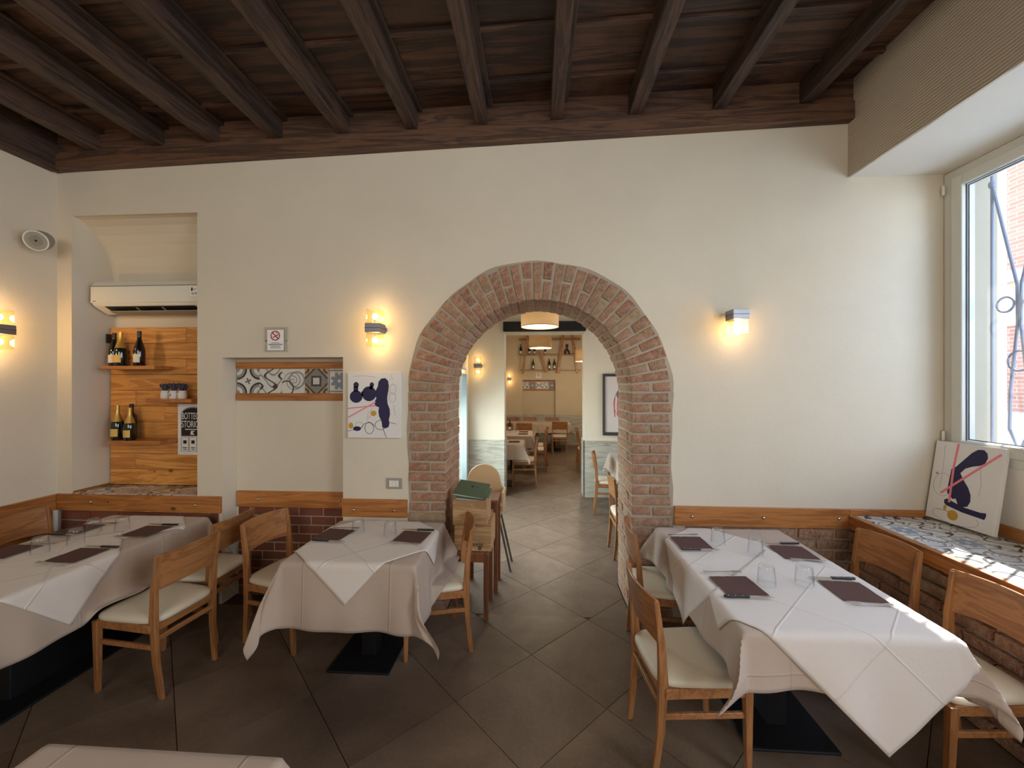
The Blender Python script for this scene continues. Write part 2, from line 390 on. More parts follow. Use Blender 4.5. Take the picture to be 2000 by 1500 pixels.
# back wall with two niches and arched opening
wb=MB(); ZT=4.2
wb.box(-4.35,-3.90,YW,YB,0,ZT); wb.box(-3.90,-2.79,YW,YB,3.21,ZT); wb.box(-3.90,-2.79,3.50,YB,0,3.22); wb.box(-3.90,-2.79,YW+.012,3.51,0,.872)
spl=[(YW,3.215)]+[(YW+.345*math.sin(t*PI/2/8)**1.0,3.215-.60*(1-math.cos(t*PI/2/8))) for t in range(1,9)]
wb.prism(spl+[(3.505,2.615),(3.505,3.215)],-3.90,-2.79,'x')
wb.box(-2.79,-2.576,YW,YB,0,ZT); wb.box(-2.576,-1.558,YW,YB,2.016,ZT); wb.box(-2.576,-1.558,3.32,YB,0,2.03)
wb.box(-1.558,-1.0,YW,YB,0,ZT); wb.box(1.0,3.40,YW,YB,0,ZT)
NA=40; arc=[(1.0*math.cos(PI*k/NA),1.735+1.0*math.sin(PI*k/NA)) for k in range(NA+1)]
for k in range(NA):
    (xa,za),(xb,zb)=arc[k],arc[k+1]
    wb.hexa([(xa,YW,za),(xb,YW,zb),(xb,YB,zb),(xa,YB,za),(xa,YW,ZT),(xb,YW,ZT),(xb,YB,ZT),(xa,YB,ZT)])
wall_back=cap(wb,'wall_back',PL)
wl=B(-4.35,-4.03,-3.3,3.3,0,4.2); wall_left=cap(wl,'wall_left',PL)
cap(B(-4.35,3.4,-3.75,-3.5,0,4.2),'wall_rear',PL)
# right wall, window opening y 1.25..3.14, z 1.27..3.33 ; side window y -1.9..0.2
wr=MB()
wr.box(2.97,3.10,-3.5,3.155,0,1.27); wr.box(2.97,3.10,-3.5,3.155,3.33,4.2)
wr.box(2.97,3.10,.2,1.25,1.27,3.33); wr.box(2.97,3.10,-3.5,-1.9,1.27,3.33); pass
wall_right=cap(wr,'wall_right',PLW)
JB=M_plaster('beige_outer_stucco',(158,148,126),.03,.1)
cap(B(2.97,3.33,3.151,3.4,1.0,3.75),'trim_12',JB)
# boxed soffit over the window
so=MB(); so.box(2.315,2.99,-3.4,3.16,3.335,4.1)
cap(so,'trim_1',PLW); cap(B(2.30,2.316,-3.4,3.158,3.333,4.1),'trim_2',RIB)
# ceiling: slab, joists, boards, battens
def slopebox(mb,x0,x1,y0,y1,d0,d1):
    mb.hexa([(x0,y0,zc(x0)+d0),(x1,y0,zc(x1)+d0),(x1,y1,zc(x1)+d0),(x0,y1,zc(x0)+d0),(x0,y0,zc(x0)+d1),(x1,y0,zc(x1)+d1),(x1,y1,zc(x1)+d1),(x0,y1,zc(x0)+d1)]); return mb
ce=cap(slopebox(MB(),-4.3,2.6,-3.5,3.3,.34,.45),'ceiling',DWX)
JX=[-3.63,-3.07,-2.60,-2.07,-1.53,-.98,-.43,.145,.735,1.345,1.965]
for x in JX:
    w_=.047+random.uniform(-.004,.004); o=MB(); n=7; ys=[-1.3+ (3.14+1.3)*k/(n-1) for k in range(n)]
    for k in range(n-1):
        a=random.uniform(-.004,.004) if k else 0
    v=[];
    for k,y in enumerate(ys):
        a=random.uniform(-.005,.005); b=random.uniform(-.004,.004)
        v+=[(x-w_+a,y,zc(x)+.135+b),(x+w_+a,y,zc(x)+.135+b),(x+w_+a,y,zc(x)+.31),(x-w_+a,y,zc(x)+.31)]
    f=[(0,1,2,3),tuple(4*(n-1)+i for i in (3,2,1,0))]
    for k in range(n-1):
        for i in range(4): f.append((4*k+i,4*k+4+i,4*k+4+(i+1)%4,4*k+(i+1)%4))
    o.add(v,f); o.build('joist',DW,ce,bevel=.006,segs=2)
edges=[-4.03]+JX+[2.40]
rows=[3.15,2.86,2.44,2.02,1.6,1.18,.76,.34,-.08,-.5,-.92]
for k in range(len(edges)-1):
    x0,x1=edges[k]+(.04 if k else 0),edges[k+1]-.04
    off=random.uniform(-.03,.03)
    for j in range(len(rows)-1):
        ya=rows[j]-(off if 0<j else 0); yb=rows[j+1]-off
        slopebox(MB(),x0,x1,yb+.004,ya-.002,.298+random.uniform(-.004,.004),.33).build('ceiling_board',DP,ce,bevel=.002,segs=1)
        if j<len(rows)-2:
            t=slopebox(MB(),x0,x1,yb-.012,yb+.022,.274,.302); t.build('batten',DP,ce,bevel=.003,segs=1)
    slopebox(MB(),x0+(.005 if k else 0),x0+.045,-1.2,3.14,.266,.3).build('side_batten',DW,ce,bevel=.003,segs=1)
    slopebox(MB(),x0+.002,x1-.002,3.10,3.15,.13,.30).build('end_board',DWX,ce,bevel=.002,segs=1)
slopebox(MB(),-4.03,2.31,3.085,3.158,0,.135).build('wall_beam',DWX,ce,bevel=.008)
slopebox(MB(),-4.032,-3.96,-1.3,3.12,-.01,.31).build('wall_beam',DW,ce,bevel=.008)
# wood rails with cap screws
def rail(n,x0,x1,y,z0,z1,screws,mat=CW):
    o=B(x0,x1,y-.022,y+.002,z0,z1).build('trim_%d'%n,mat,bevel=.002,segs=1); o['kind']='structure'
    for sx,sz in screws:
        MB().lathe([(.011,0),(.011,.004),(.007,.009),(.0,.011)],12,caps=(True,False)).build('screw',STEEL,o,True,loc=(sx,y-.022,sz)).rotation_euler=(R(90),0,0)
    return o
rail(3,-4.03,-2.577,YW,.745,.88,[(-2.79,.81),(-3.7,.82)])
rail(4,-2.560,-1.558,3.32,.755,.888,[(-2.374,.82),(-1.66,.82)])
rail(5,-1.556,-1.03,YW,.742,.882,[(-1.461,.80),(-1.134,.80)])
rail(6,1.035,2.298,YW,.728,.873,[(1.163,.80),(1.685,.80),(2.221,.805)])
rail(7,2.30,2.968,YW,.83,.873,[])
o=B(-4.032,-4.008,-1.2,3.13,.745,.88).build('trim_8',BW,bevel=.002,segs=1); o['kind']='structure'
for yy in (2.75,1.9): MB().lathe([(.011,0),(.011,.004),(.007,.009),(.0,.011)],12,caps=(True,False)).build('screw',STEEL,o,True,loc=(-4.008,yy,.82)).rotation_euler=(0,R(90),0)
o=B(2.945,2.969,.3,3.13,.83,.905).build('trim_9',BW,bevel=.002,segs=1); o['kind']='structure'
# brick wainscots: bricks are parts of the wall they sit on
BV=[]
def brickmesh(l,h,d,mat,j=.004):
    mb=MB(); p=[(x+random.uniform(-j,j),y+ (random.uniform(-j,j) if y<0 else 0),z+random.uniform(-j,j)) for z in (-h/2,h/2) for x,y in ((-l/2,-d/2),(l/2,-d/2),(l/2,d/2),(-l/2,d/2))]
    return mb.hexa(p).mesh('brick',mat)
def addbrick(me,loc,rz,parent,name='brick',sc=(1,1,1),bev=.005):
    o=bpy.data.objects.new(name,me); COL.objects.link(o); o.location=loc; o.rotation_euler=(0,0,rz); o.scale=sc; o.parent=parent
    q=o.modifiers.new('bevel','BEVEL'); q.width=bev; q.segments=2; q.limit_method='ANGLE'
    return o
def brickfield(x0,x1,z0,z1,y,parent,mat,L,Hc,joint,rough,face='y'):
    ms={}
    for k in range(5): ms[k]=brickmesh(L-joint,Hc-joint,.05,mat,rough)
    mh=[brickmesh(L/2-joint,Hc-joint,.05,mat,rough) for _ in range(2)]
    nr=int(round((z1-z0)/Hc)); Hc=(z1-z0)/nr
    for r in range(nr):
        z=z0+(r+.5)*Hc; x=x0-(L/2 if r%2 else 0)
        while x<x1-.02:
            a=max(x,x0); b=min(x+L,x1)
            if b-a>.04:
                c=(a+b)/2; s=(b-a-joint)/(L-joint); me=random.choice(list(ms.values()))
                pr=random.uniform(-.004,.004)*(1 if rough>.002 else .3)
                if face=='y': addbrick(me,(c,y+.025+pr,z),0,parent,sc=(s,1,1),bev=.004 if rough>.002 else .002)
                else: addbrick(me,(y+.025+pr,c,z),R(-90),parent,sc=(s,1,1),bev=.004)
            x+=L
# mortar beds
B(1.12,2.31,YW-.003,YW+.002,0,.74).build('mortar_bed',MORT,wall_back)
B(-2.56,-1.56,3.315,3.322,0,.76).build('mortar_bed',MORT,wall_back)
B(-3.99,-2.60,YW-.003,YW+.002,0,.75).build('mortar_bed',MORT,wall_back)
brickfield(1.12,2.31,.0,.728,YW-.016,wall_back,BR,.27,.081,.016,.005)
brickfield(-2.56,-1.565,.0,.755,3.312,wall_back,BRF,.215,.0755,.009,.001)
brickfield(-3.98,-2.60,.0,.745,YW-.014,wall_back,BRF,.26,.083,.012,.002)
B(-4.032,-4.022,-1.0,3.12,.02,.745).build('panel',BW,wall_left)
MB().tube([(-3.985,3.105,.02),(-3.985,3.105,.755)],.017,12).build('pipe',WP,wall_back,True)
# ---------------------------------------------------------------- brick archway
ar=empty('wall_arch',(0,YW,0),0,'round-headed brick archway opening from the front dining room to the next room',kind='structure')
SP=1.735
EO=lambda t:1.026+.008*math.sin(t*7+1)+.005*math.sin(t*17)
mo=MB()
for sg in (-1,1):
    for k in range(12):
        z0,z1=SP*k/12,SP*(k+1)/12; e0,e1=(EO(-z0),EO(-z1)) if sg>0 else (EO(PI+z0),EO(PI+z1))
        mo.hexa([(sg*.726,-.0015,z0),(sg*e0,-.0015,z0),(sg*e0,.541,z0),(sg*.726,.541,z0),(sg*.726,-.0015,z1),(sg*e1,-.0015,z1),(sg*e1,.541,z1),(sg*.726,.541,z1)])
for k in range(48):
    t0,t1=PI*k/48,PI*(k+1)/48; P_=lambda r,t:(r*math.cos(t),SP+r*math.sin(t))
    q=[P_(.726,t0),P_(EO(t0),t0),P_(EO(t1),t1),P_(.726,t1)]
    mo.hexa([(q[i][0],-.0015,q[i][1]) for i in range(4)]+[(q[i][0],.541,q[i][1]) for i in range(4)])
mo.build('mortar',MORT,ar)
def wedge(poly,y0,y1,j=.005,outer=False):
    """brick from a 2D (x,z) quad, jittered"""
    q=[(x+random.uniform(-j,j),z+random.uniform(-j*.7,j*.7)) for x,z in poly]; f=random.uniform(-.005,.004)
    cx=sum(p[0] for p in q)/4; cz=sum(p[1] for p in q)/4
    mb=MB(); mb.hexa([(x-cx,y0+f+random.uniform(-.002,.002),z-cz) for x,z in q]+[(x-cx,y1,z-cz) for x,z in q])
    o=mb.build('brick',BR,ar,bevel=.005,segs=2,loc=(cx,0,cz)); return o
def course(mapf,k):
    """mapf(r0,r1,s0,s1) -> quad ; s over course thickness"""
    g=.105
    ro=1.008+random.uniform(-.012,.010)
    dfr=.115 if k%2 else .24
    if k%2: wedge(mapf(.720,ro,g,1-g),-.010,dfr)
    else:
        m=.865+random.uniform(-.025,.02); wedge(mapf(.720,m-.01,g,1-g),-.010,dfr); wedge(mapf(m+.010,ro,g,1-g),-.010,.1)
    y=dfr+.012
    rest=.545-y; n=2 if k%2 else 1
    for i in range(n):
        a=y+i*(rest/n); wedge(mapf(.720+random.uniform(-.004,.004),.80,g,1-g),a,a+rest/n-.012,.003)
NC=22
for sg in (-1,1):
    for k in range(NC):
        h0=SP/NC
        course(lambda r0,r1,s0,s1,k=k:[(sg*r0,(k+s0)*h0),(sg*r1,(k+s0)*h0),(sg*r1,(k+s1)*h0),(sg*r0,(k+s1)*h0)],k)
NV=35
for k in range(NV):
    def mf(r0,r1,s0,s1,k=k):
        t0=PI*(k+s0)/NV; t1=PI*(k+s1)/NV
        return [(r0*math.cos(t0),SP+r0*math.sin(t0)),(r1*math.cos(t0),SP+r1*math.sin(t0)),(r1*math.cos(t1),SP+r1*math.sin(t1)),(r0*math.cos(t1),SP+r0*math.sin(t1))]
    course(mf,k)
# ---------------------------------------------------------------- window 1
wi=MB(); X0,X1=2.965,3.055
def frame(mb,x0,x1,ya,yb,za,zb,t):
    mb.box(x0,x1,ya,ya+t,za,zb); mb.box(x0,x1,yb-t,yb,za,zb); mb.box(x0,x1,ya+t,yb-t,za,za+t); mb.box(x0,x1,ya+t,yb-t,zb-t,zb); return mb
win=frame(MB(),X0,X1,1.25,3.15,1.27,3.325,.07).build('window_1',WF,bevel=.004); win['kind']='structure'
frame(MB(),X0-.012,X1-.01,1.31,3.09,1.33,3.27,.075).build('sash',WF,win,bevel=.006)
frame(MB(),X0+.016,X0+.022,1.380,3.020,1.40,3.20,.006).build('gasket',RUB,win)
frame(MB(),X0+.029,X0+.033,1.388,3.012,1.41,3.19,.007).build('spacer_bar',RUB,win)
B(X0+.022,X0+.028,1.385,3.015,1.405,3.195).build('pane',WG,win)
for z in (1.42,3.2): MB().tube([(X0-.018,3.135,z-.03),(X0-.018,3.135,z+.04)],.01,10).build('hinge',WP,win,True)
# other windows (beside and behind the camera, and in the second room)
def simplewin(name,y0,y1,z0,z1,x=2.97):
    o=frame(MB(),x,x+.08,y0,y1,z0,z1,.08).build(name,WF,bevel=.004); o['kind']='structure'
    B(x+.03,x+.05,(y0+y1)/2-.04,(y0+y1)/2+.04,z0+.08,z1-.08).build('mullion',WF,o)
    B(x+.036,x+.042,y0+.08,y1-.08,z0+.08,z1-.08).build('pane',WG,o); return o
simplewin('window_2',-1.9,.2,1.27,3.33)
# outside: wrought-iron grille
IRON=M_plain('grey_wrought_iron',(128,138,158),.55,.2)
gr=empty('window_grille',(3.12,0,0),0,'grey wrought-iron grille of leaning bars and rings outside the window','grille')
def gb(pts,r,name='bar'): return MB().tube([(0,a,b) for a,b in pts],r,8).build(name,IRON,gr,True)
for k in range(6):
    y=2.983-.316*k
    gb([(y,1.27),(y,3.32)],.009)
    for sg in (-1,1):
        yc=y-.158*1
        gb([(y-(.0 if sg<0 else .316),3.17),(yc+(.012 if sg<0 else -.012),2.45),(yc+(.008 if sg<0 else -.008),2.2),(yc+(.05 if sg<0 else -.05),1.75),(yc+(.055 if sg<0 else -.055),1.5),(yc,1.36)],.009)
    for (yy,zz,rr) in ((y-.079,2.33,.05),(y-.237,2.33,.05),(y-.158,1.95,.065)):
        MB().tube([(0,yy+rr*math.cos(t*PI/12),zz+rr*math.sin(t*PI/12)) for t in range(24)],.007,6,close=True).build('ring',IRON,gr,True)
    MB().lathe([(.016,-.02),(.02,0),(.016,.02)],10,(0,y,3.17)).build('collar',IRON,gr,True)
gb([(1.25,1.30),(3.1,1.30)],.012,'rail'); gb([(1.25,3.30),(3.1,3.30)],.012,'rail')
bc=empty('sun_blocker',(3.11,3.2,3.77),0,'unseen slab added on the street front to block sun above the window','sun_blocker')
B(0,.93,0,3.6,0,.16).build('slab',PLW,bc,bevel=.01); B(.86,.93,0,3.6,.16,1.1).build('blocker_rim',PLW,bc)  # out of view, added to keep sun off the table top and second-room floor
cap(B(3.102,3.33,3.4,7,3.3,3.75),'wall_street',PLW)
# outside: street, building opposite, parked car
cap(B(3.5,9,-10,22,-.3,-.15),'ground',M_plain('street_asphalt',(150,148,144),.9,var=.1))
def mk_facade():
    m,nt,b=newmat('street_brickwork'); v=texco(nt,'Object'); sp=nt.nodes.new('ShaderNodeSeparateXYZ'); nt.links.new(v,sp.inputs[0])
    cb=nt.nodes.new('ShaderNodeCombineXYZ'); nt.links.new(sp.outputs[1],cb.inputs[0]); nt.links.new(sp.outputs[2],cb.inputs[1])
    bt=nt.nodes.new('ShaderNodeTexBrick'); nt.links.new(cb.outputs[0],bt.inputs['Vector']); bt.inputs['Scale'].default_value=1
    bt.inputs['Brick Width'].default_value=.26; bt.inputs['Row Height'].default_value=.075; bt.inputs['Mortar Size'].default_value=.008
    bt.inputs['Color1'].default_value=lin(214,150,120); bt.inputs['Color2'].default_value=lin(198,132,104); bt.inputs['Mortar'].default_value=lin(214,190,168)
    nt.links.new(bt.outputs[0],b.inputs['Base Color']); b.inputs['Roughness'].default_value=.9; return m
FAC=mk_facade(); STU=M_plaster('street_stucco',(226,204,164),.05,.1); STW2=M_plain('white_cornice',(236,234,228),.7)
fb=empty('street_building',(9,0,0),0,'orange brick building with a white cornice across the street, seen through the window','building')
B(0,1.2,-8,20,-.15,2.9).build('lower_wall',FAC,fb); B(-.02,1.2,-8,20,2.9,3.72).build('stucco_band',STU,fb)
B(-.16,1.2,-8,20,3.72,3.92).build('cornice',STW2,fb,bevel=.02); B(0,1.2,-8,20,3.92,6.9).build('upper_wall',FAC,fb)
for yy in (2.5,6.0,9.6,13):
    f=frame(MB(),-.06,.05,yy,yy+1.1,4.5,6.2,.1).build('window_frame',STW2,fb); B(-.01,.01,yy+.1,yy+1.0,4.6,6.1).build('pane',M_plain('dark_pane',(60,70,80),.1),f)
cr=empty('parked_car',(6.6,6.4,-.15),0,'pale parked car in the street, glimpsed low through the window','car')
CARP=M_plain('car_white_paint',(226,226,230),.25); CARG=M_plain('car_glass',(120,156,168),.08)
side=[(-2.0,.35),(-2.05,.75),(-1.9,.95),(-1.0,1.02),(-.35,1.5),(1.3,1.53),(1.95,1.05),(2.05,.7),(2.0,.35)]
MB().prism(side,-.85,.85,'x').build('body',CARP,cr,bevel=.08,segs=3)
MB().prism([(-.86,1.04),(-.3,1.45),(1.22,1.47),(1.75,1.08)],-.862,.862,'x').build('side_window',CARG,cr)
for yy in (-1.25,1.3):
    for xx in (-.8,.62): MB().tube([(xx,yy,.33),(xx+.2,yy,.33)],.33,20).build('wheel',RUB,cr,True)
# ================================================================ SECOND AND THIRD ROOMS
w2=MB(); w2.box(-1.5,-.53,6.5,6.8,0,4.0); w2.box(.745,3.1,6.5,6.8,0,4.0); w2.box(-.53,.745,6.5,6.8,2.62,4.0)
wm=cap(w2,'wall_middle',PL)
B(-1.12,-.515,6.485,6.502,0,.90).build('wainscot',STONE,wm,bevel=.003); B(-.532,-.512,6.485,6.82,0,.90).build('wainscot',STONE,wm,bevel=.003)
B(.728,2.97,6.485,6.502,0,.90).build('wainscot',STONE,wm,bevel=.003); B(.728,.747,6.485,6.82,0,.90).build('wainscot',STONE,wm,bevel=.003)
B(-.545,.76,6.40,6.50,2.64,2.79).build('trim_10',BLKM,bevel=.004)['kind']='structure'
w2l=MB(); w2l.box(-1.3,-1.12,3.70,4.15,0,4.0); w2l.box(-1.3,-1.12,6.32,6.5,0,4.0); w2l.box(-1.3,-1.12,4.15,6.32,2.03,4.0)
cap(w2l,'wall_passage_left',PLW)
w2r=MB(); w2r.box(2.97,3.1,3.7,6.5,0,1.2); w2r.box(2.97,3.1,3.7,6.5,3.2,4.0); w2r.box(2.97,3.1,3.7,4.15,1.2,3.2); w2r.box(2.97,3.1,6.05,6.5,1.2,3.2)
cap(w2r,'wall_passage_right',PLW); simplewin('window_3',4.15,6.05,1.2,3.2)
cap(B(-1.5,3.3,3.68,6.55,3.7,3.85),'ceiling_passage',PLW)
CY=M_plain('pale_cyan_frame',(206,222,222),.3)
d1=frame(MB(),-1.17,-1.10,4.17,6.31,0,2.02,.07).build('door_1',CY,bevel=.004); d1['kind']='structure'
B(-1.15,-1.12,5.20,5.28,.07,1.95).build('stile',CY,d1); B(-1.14,-1.134,4.24,6.24,.07,1.95).build('pane',M_glass('greenish_door_glass',(.93,.98,.98,1),.05,.5,.02),d1)
bl=empty('venetian_blind',(-1.21,0,0),0,'white slatted blind behind the glass door left beyond the arch','blind')
sm=B(-.014,.014,4.22,6.26,-.001,.001).mesh('slat',WP)
for k in range(56):
    o=bpy.data.objects.new('slat',sm); COL.objects.link(o); o.parent=bl; o.location=(0,0,.12+k*.033); o.rotation_euler=(0,R(35),0)
B(-.02,.02,4.22,6.26,1.965,2.0).build('headrail',WP,bl)
w3=MB(); w3.box(-1.9,-.44,12.0,12.3,0,4); w3.box(.53,3.1,12,12.3,0,4); w3.box(-.44,.53,12,12.3,1.92,4); w3.box(-.44,.53,12.14,12.3,0,1.95)
wf=cap(w3,'wall_far',PLT)
B(-1.7,-.44,11.98,12.0,0,.89).build('wainscot',STONE,wf); B(.53,2.97,11.98,12,0,.89).build('wainscot',STONE,wf); B(-.44,.53,12.12,12.14,0,.89).build('wainscot',STONE,wf)
cap(B(-1.9,-1.62,6.8,12.2,0,4),'wall_far_left',PLT); cap(B(2.25,2.5,6.8,12.2,0,4),'wall_far_right',PLT)
cap(B(-1.9,2.5,6.75,12.3,3.75,3.9),'ceiling_far',PLW)
# ================================================================ CHAIR
def make_chair():
    t=empty('dining_chair',(0,0,0),0,'chair','chair')
    for sg in (-1,1):
        MB().bar([(sg*.168,-.222,0),(sg*.178,-.196,.22),(sg*.184,-.186,.45),(sg*.188,-.195,.62),(sg*.190,-.222,.825)],[.022,.026,.028,.026,.022],[.026,.034,.042,.034,.024]).build('leg',CWZ,t,bevel=.003)
    for sg in (-1,1):
        MB().bar([(sg*.186,.205,0),(sg*.194,.198,.425)],[.024,.034],[.024,.038]).build('leg',CWZ,t,bevel=.003)
    fr=MB(); fr.box(-.185,.185,.19,.212,.385,.43); fr.box(-.175,.175,-.198,-.178,.385,.43)
    for sg in (-1,1): a,b=sorted((sg*.184,sg*.204)); fr.box(a,b,-.18,.19,.385,.43)
    fr.build('seat_frame',CWX,t,bevel=.002,segs=1)
    # cushion
    mb=MB(); N=32
    def outline(k,s):
        a=2*PI*k/N; c_,s_=math.cos(a),math.sin(a); e=.38
        x=math.copysign(abs(c_)**e,c_); y=math.copysign(abs(s_)**e,s_)
        wd=.196+.022*(y*.5+.5); return (x*wd*s,(.005+y*.218)*(s))
    rings=[(.96,.428),(1.0,.436),(1.0,.452),(.96,.464),(.8,.471),(.45,.475)]
    for s_,z in rings: mb.v+=[(*outline(k,s_),z) for k in range(N)]
    for r in range(len(rings)-1): mb.f+=[(r*N+k,r*N+(k+1)%N,(r+1)*N+(k+1)%N,(r+1)*N+k) for k in range(N)]
    mb.f+=[tuple(range(N))[::-1],tuple((len(rings)-1)*N+k for k in range(N))]; mb.mi=[0]*len(mb.f)
    mb.build('seat',IV,t,True,angle=60)
    for sg in (-1,1): a,b=sorted((sg*.176,sg*.192)); MB().hexa([(a,-.19,.285),(b,-.19,.285),(b+sg*.004,.19,.285),(a+sg*.004,.19,.285),(a,-.19,.312),(b,-.19,.312),(b+sg*.004,.19,.312),(a+sg*.004,.19,.312)]).build('stretcher',CWX,t,bevel=.002,segs=1)
    B(-.172,.172,-.206,-.19,.33,.358).build('stretcher',CWX,t,bevel=.002,segs=1)
    # backrest: bowed plywood panel
    mb=MB(); n=14; m=6
    for layer in (0,1):
        for j in range(m+1):
            for i in range(n+1):
                x=-.2+.4*i/n; u=x/.2; z0=.618+.018*(1-u*u); z1=.832+.006*(1-u*u); z=z0+(z1-z0)*j/m
                y=-.197-.132*(max(0,z-.6))**1.0-.034*(1-u*u)+(.0 if layer==0 else .012)
                mb.v.append((x,y,z))
    W_=n+1; off=(m+1)*W_
    for j in range(m):
        for i in range(n):
            a=j*W_+i; mb.f+=[(a,a+1,a+1+W_,a+W_),(off+a,off+a+W_,off+a+1+W_,off+a+1)]
    for i in range(n): mb.f+=[(i,off+i,off+i+1,i+1),(m*W_+i,m*W_+i+1,off+m*W_+i+1,off+m*W_+i)]
    for j in range(m): mb.f+=[(j*W_,j*W_+W_,off+j*W_+W_,off+j*W_),(j*W_+n,off+j*W_+n,off+j*W_+W_+n,j*W_+W_+n)]
    mb.mi=[0]*len(mb.f); mb.build('backrest',CWX,t,True,bevel=.002,segs=1,angle=50)
    return t
CH=make_chair()
SEATS=[]
def chair(x,y,face,label,group='dining chairs of the front room'):
    """x,y = centre of the backrest line, face = direction it faces in degrees"""
    a=R(face); ox,oy=x+.205*math.cos(a),y+.205*math.sin(a)
    SEATS.append((ox,oy,a)); return placed(CH,(ox,oy,0),a-PI/2,label,group)
chair(-2.14,2.35,173.5,'beech chair with ivory seat standing nearest on the aisle side of the left table')
chair(-2.245,2.845,180,'beech chair at the far end of the left table, half hidden behind the nearer chair')
chair(-1.98,2.855,-11.7,'beech chair pushed in at the left side of the small middle table')
chair(-.50,2.856,194,'beech chair at the right side of the small middle table, beside the wine crates')
chair(.66,2.84,-5,'beech chair against the right jamb of the brick arch, at the right table')
chair(.53,2.05,5.5,'nearest beech chair left of the right table, cloth corner resting on its seat')
chair(2.165,2.67,188,'beech chair between the right table and the tiled bench, nearer the back wall')
chair(2.16,2.06,183,'beech chair by the tiled bench with sunlight on its ivory seat')
chair(-3.86,2.78,0,'beech chair against the left wall near the corner, its back behind the left table')
chair(-3.86,2.24,0,'beech chair against the left wall, further from the corner and cut by the frame')
# ================================================================ TABLES AND CLOTHS
def sstep(a,b,x):
    t=max(0,min(1,(x-a)/(b-a))); return t*t*(3-2*t)
def drape(rect,ztop,centre,half,rot,lift,seed,seats=(),n=None,corner=.30,flare=.05,wave=.045):
    x0,x1,y0,y1=rect; rg=random.Random(seed); ph=[rg.uniform(0,6.28) for _ in range(6)]
    nx=int(half[0]*2/.018); ny=int(half[1]*2/.018); c,s=math.cos(rot),math.sin(rot); mb=MB(); uv=[]
    r=.014
    for j in range(ny+1):
        for i in range(nx+1):
            u=-half[0]+2*half[0]*i/nx; v=-half[1]+2*half[1]*j/ny
            px=centre[0]+u*c-v*s; py=centre[1]+u*s+v*c
            qx=min(max(px,x0),x1); qy=min(max(py,y0),y1); dx,dy=px-qx,py-qy; d=math.hypot(dx,dy)
            wr=.0018*math.sin(9*px+4*py+ph[0])*math.sin(7*py-5*px+ph[1])
            if d<1e-6: X_,Y_,Z_=qx,qy,ztop+lift+max(wr,-.0005)
            else:
                ax,ay=dx/d,dy/d
                if d<r*PI/2: out=r*math.sin(d/r); dr=r*(1-math.cos(d/r))
                else: out=r; dr=r+d-r*PI/2
                t=abs(2*ax*ay); k=sstep(.02,.35,dr)
                per=(qx if abs(ax)<abs(ay) else qy)
                rip=wave*k*(math.sin(per*14+ph[2])*.6+math.sin(per*23+ph[3])*.4)*(1-t)
                fold=corner*dr*(t**1.3)*(1+.25*math.sin(8*math.atan2(abs(dy),abs(dx))+ph[4]))
                diag=(math.copysign(.7071,dx),math.copysign(.7071,dy)) if t>1e-6 else (ax,ay)
                h=out+lift+flare*dr+rip*.55+.006*k
                # sideways swing so that folds are not flat fans
                sw=.05*k*t*math.sin(dr*10+ph[5])
                X_=qx+ax*h+diag[0]*fold-ay*sw; Y_=qy+ay*h+diag[1]*fold+ax*sw
                Z_=ztop+lift*.6-dr*(1-.12*t)
                for (sx,sy,sa) in seats:
                    lx=(X_-sx)*math.cos(sa)+(Y_-sy)*math.sin(sa); ly=-(X_-sx)*math.sin(sa)+(Y_-sy)*math.cos(sa)
                    if abs(lx)<.25 and abs(ly)<.25 and Z_<.492+lift:
                        edge=min(1,(.25-abs(lx))/.03)*min(1,(.25-abs(ly))/.03)
                        ex=(.492+lift-Z_)*edge; Z_+=ex; X_+=ax*ex*.75; Y_+=ay*ex*.75
            mb.v.append((X_,Y_,Z_)); uv.append((u,v))
    for j in range(ny):
        for i in range(nx):
            a=j*(nx+1)+i; mb.f.append((a,a+1,a+nx+2,a+nx+1))
    mb.mi=[0]*len(mb.f); mb.uvs=uv; return mb
def cloth(name,mat,label,loc,*a,**k):
    mb=drape(*a,**k); mb.v=[(x-loc[0],y-loc[1],z-loc[2]) for x,y,z in mb.v]
    o=mb.build(name,mat,None,True,angle=75,loc=loc); me=o.data
    ul=me.uv_layers.new(name='UVMap')
    for l in me.loops: ul.data[l.index].uv=mb.uvs[l.vertex_index]
    q=o.modifiers.new('thickness','SOLIDIFY'); q.thickness=.0016; q.offset=1
    tag(o,label,'tablecloth'); return o
ZTB=.750
def table(rect,label,plate,cols,group=None,name='pedestal_table'):
    cx,cy=(rect[0]+rect[1])/2,(rect[2]+rect[3])/2; t=empty(name,(cx,cy,0),0,label,'table',group)
    L=lambda b:(b[0]-cx,b[1]-cx,b[2]-cy,b[3]-cy)
    B(*L(rect),.722,ZTB-.002).build('tabletop',CWX,t,bevel=.004)
    B(*L(plate),.0,.016).build('base_plate',BLKM,t,bevel=.006)
    for q in cols: B(*L(q),.014,.70).build('column',BLKM,t,bevel=.004)
    B(*L((cx-.2,cx+.2,cy-.2,cy+.2)),.70,.724).build('support_plate',BLKM,t)
    return t
S=lambda *i:[SEATS[k] for k in i]
T1=(-3.38,-2.60,1.74,3.02); T2=(-1.50,-.715,2.30,3.01); T3=(.875,1.72,1.775,3.01); T4=(-1.42,-.725,.37,1.085)
table(T1,'long cloth-covered table along the left wall on a black base',(-3.2,-2.82,1.95,2.75),[(-3.05,-2.97,2.1,2.6)])
table(T2,'small square cloth-covered table in the middle left on a black base plate',(-1.31,-.915,2.44,2.84),[(-1.16,-1.06,2.6,2.7)])
table(T3,'long cloth-covered table on the right near the window on a black base',(1.03,1.47,2.05,2.66),[(1.2,1.3,2.2,2.5)])
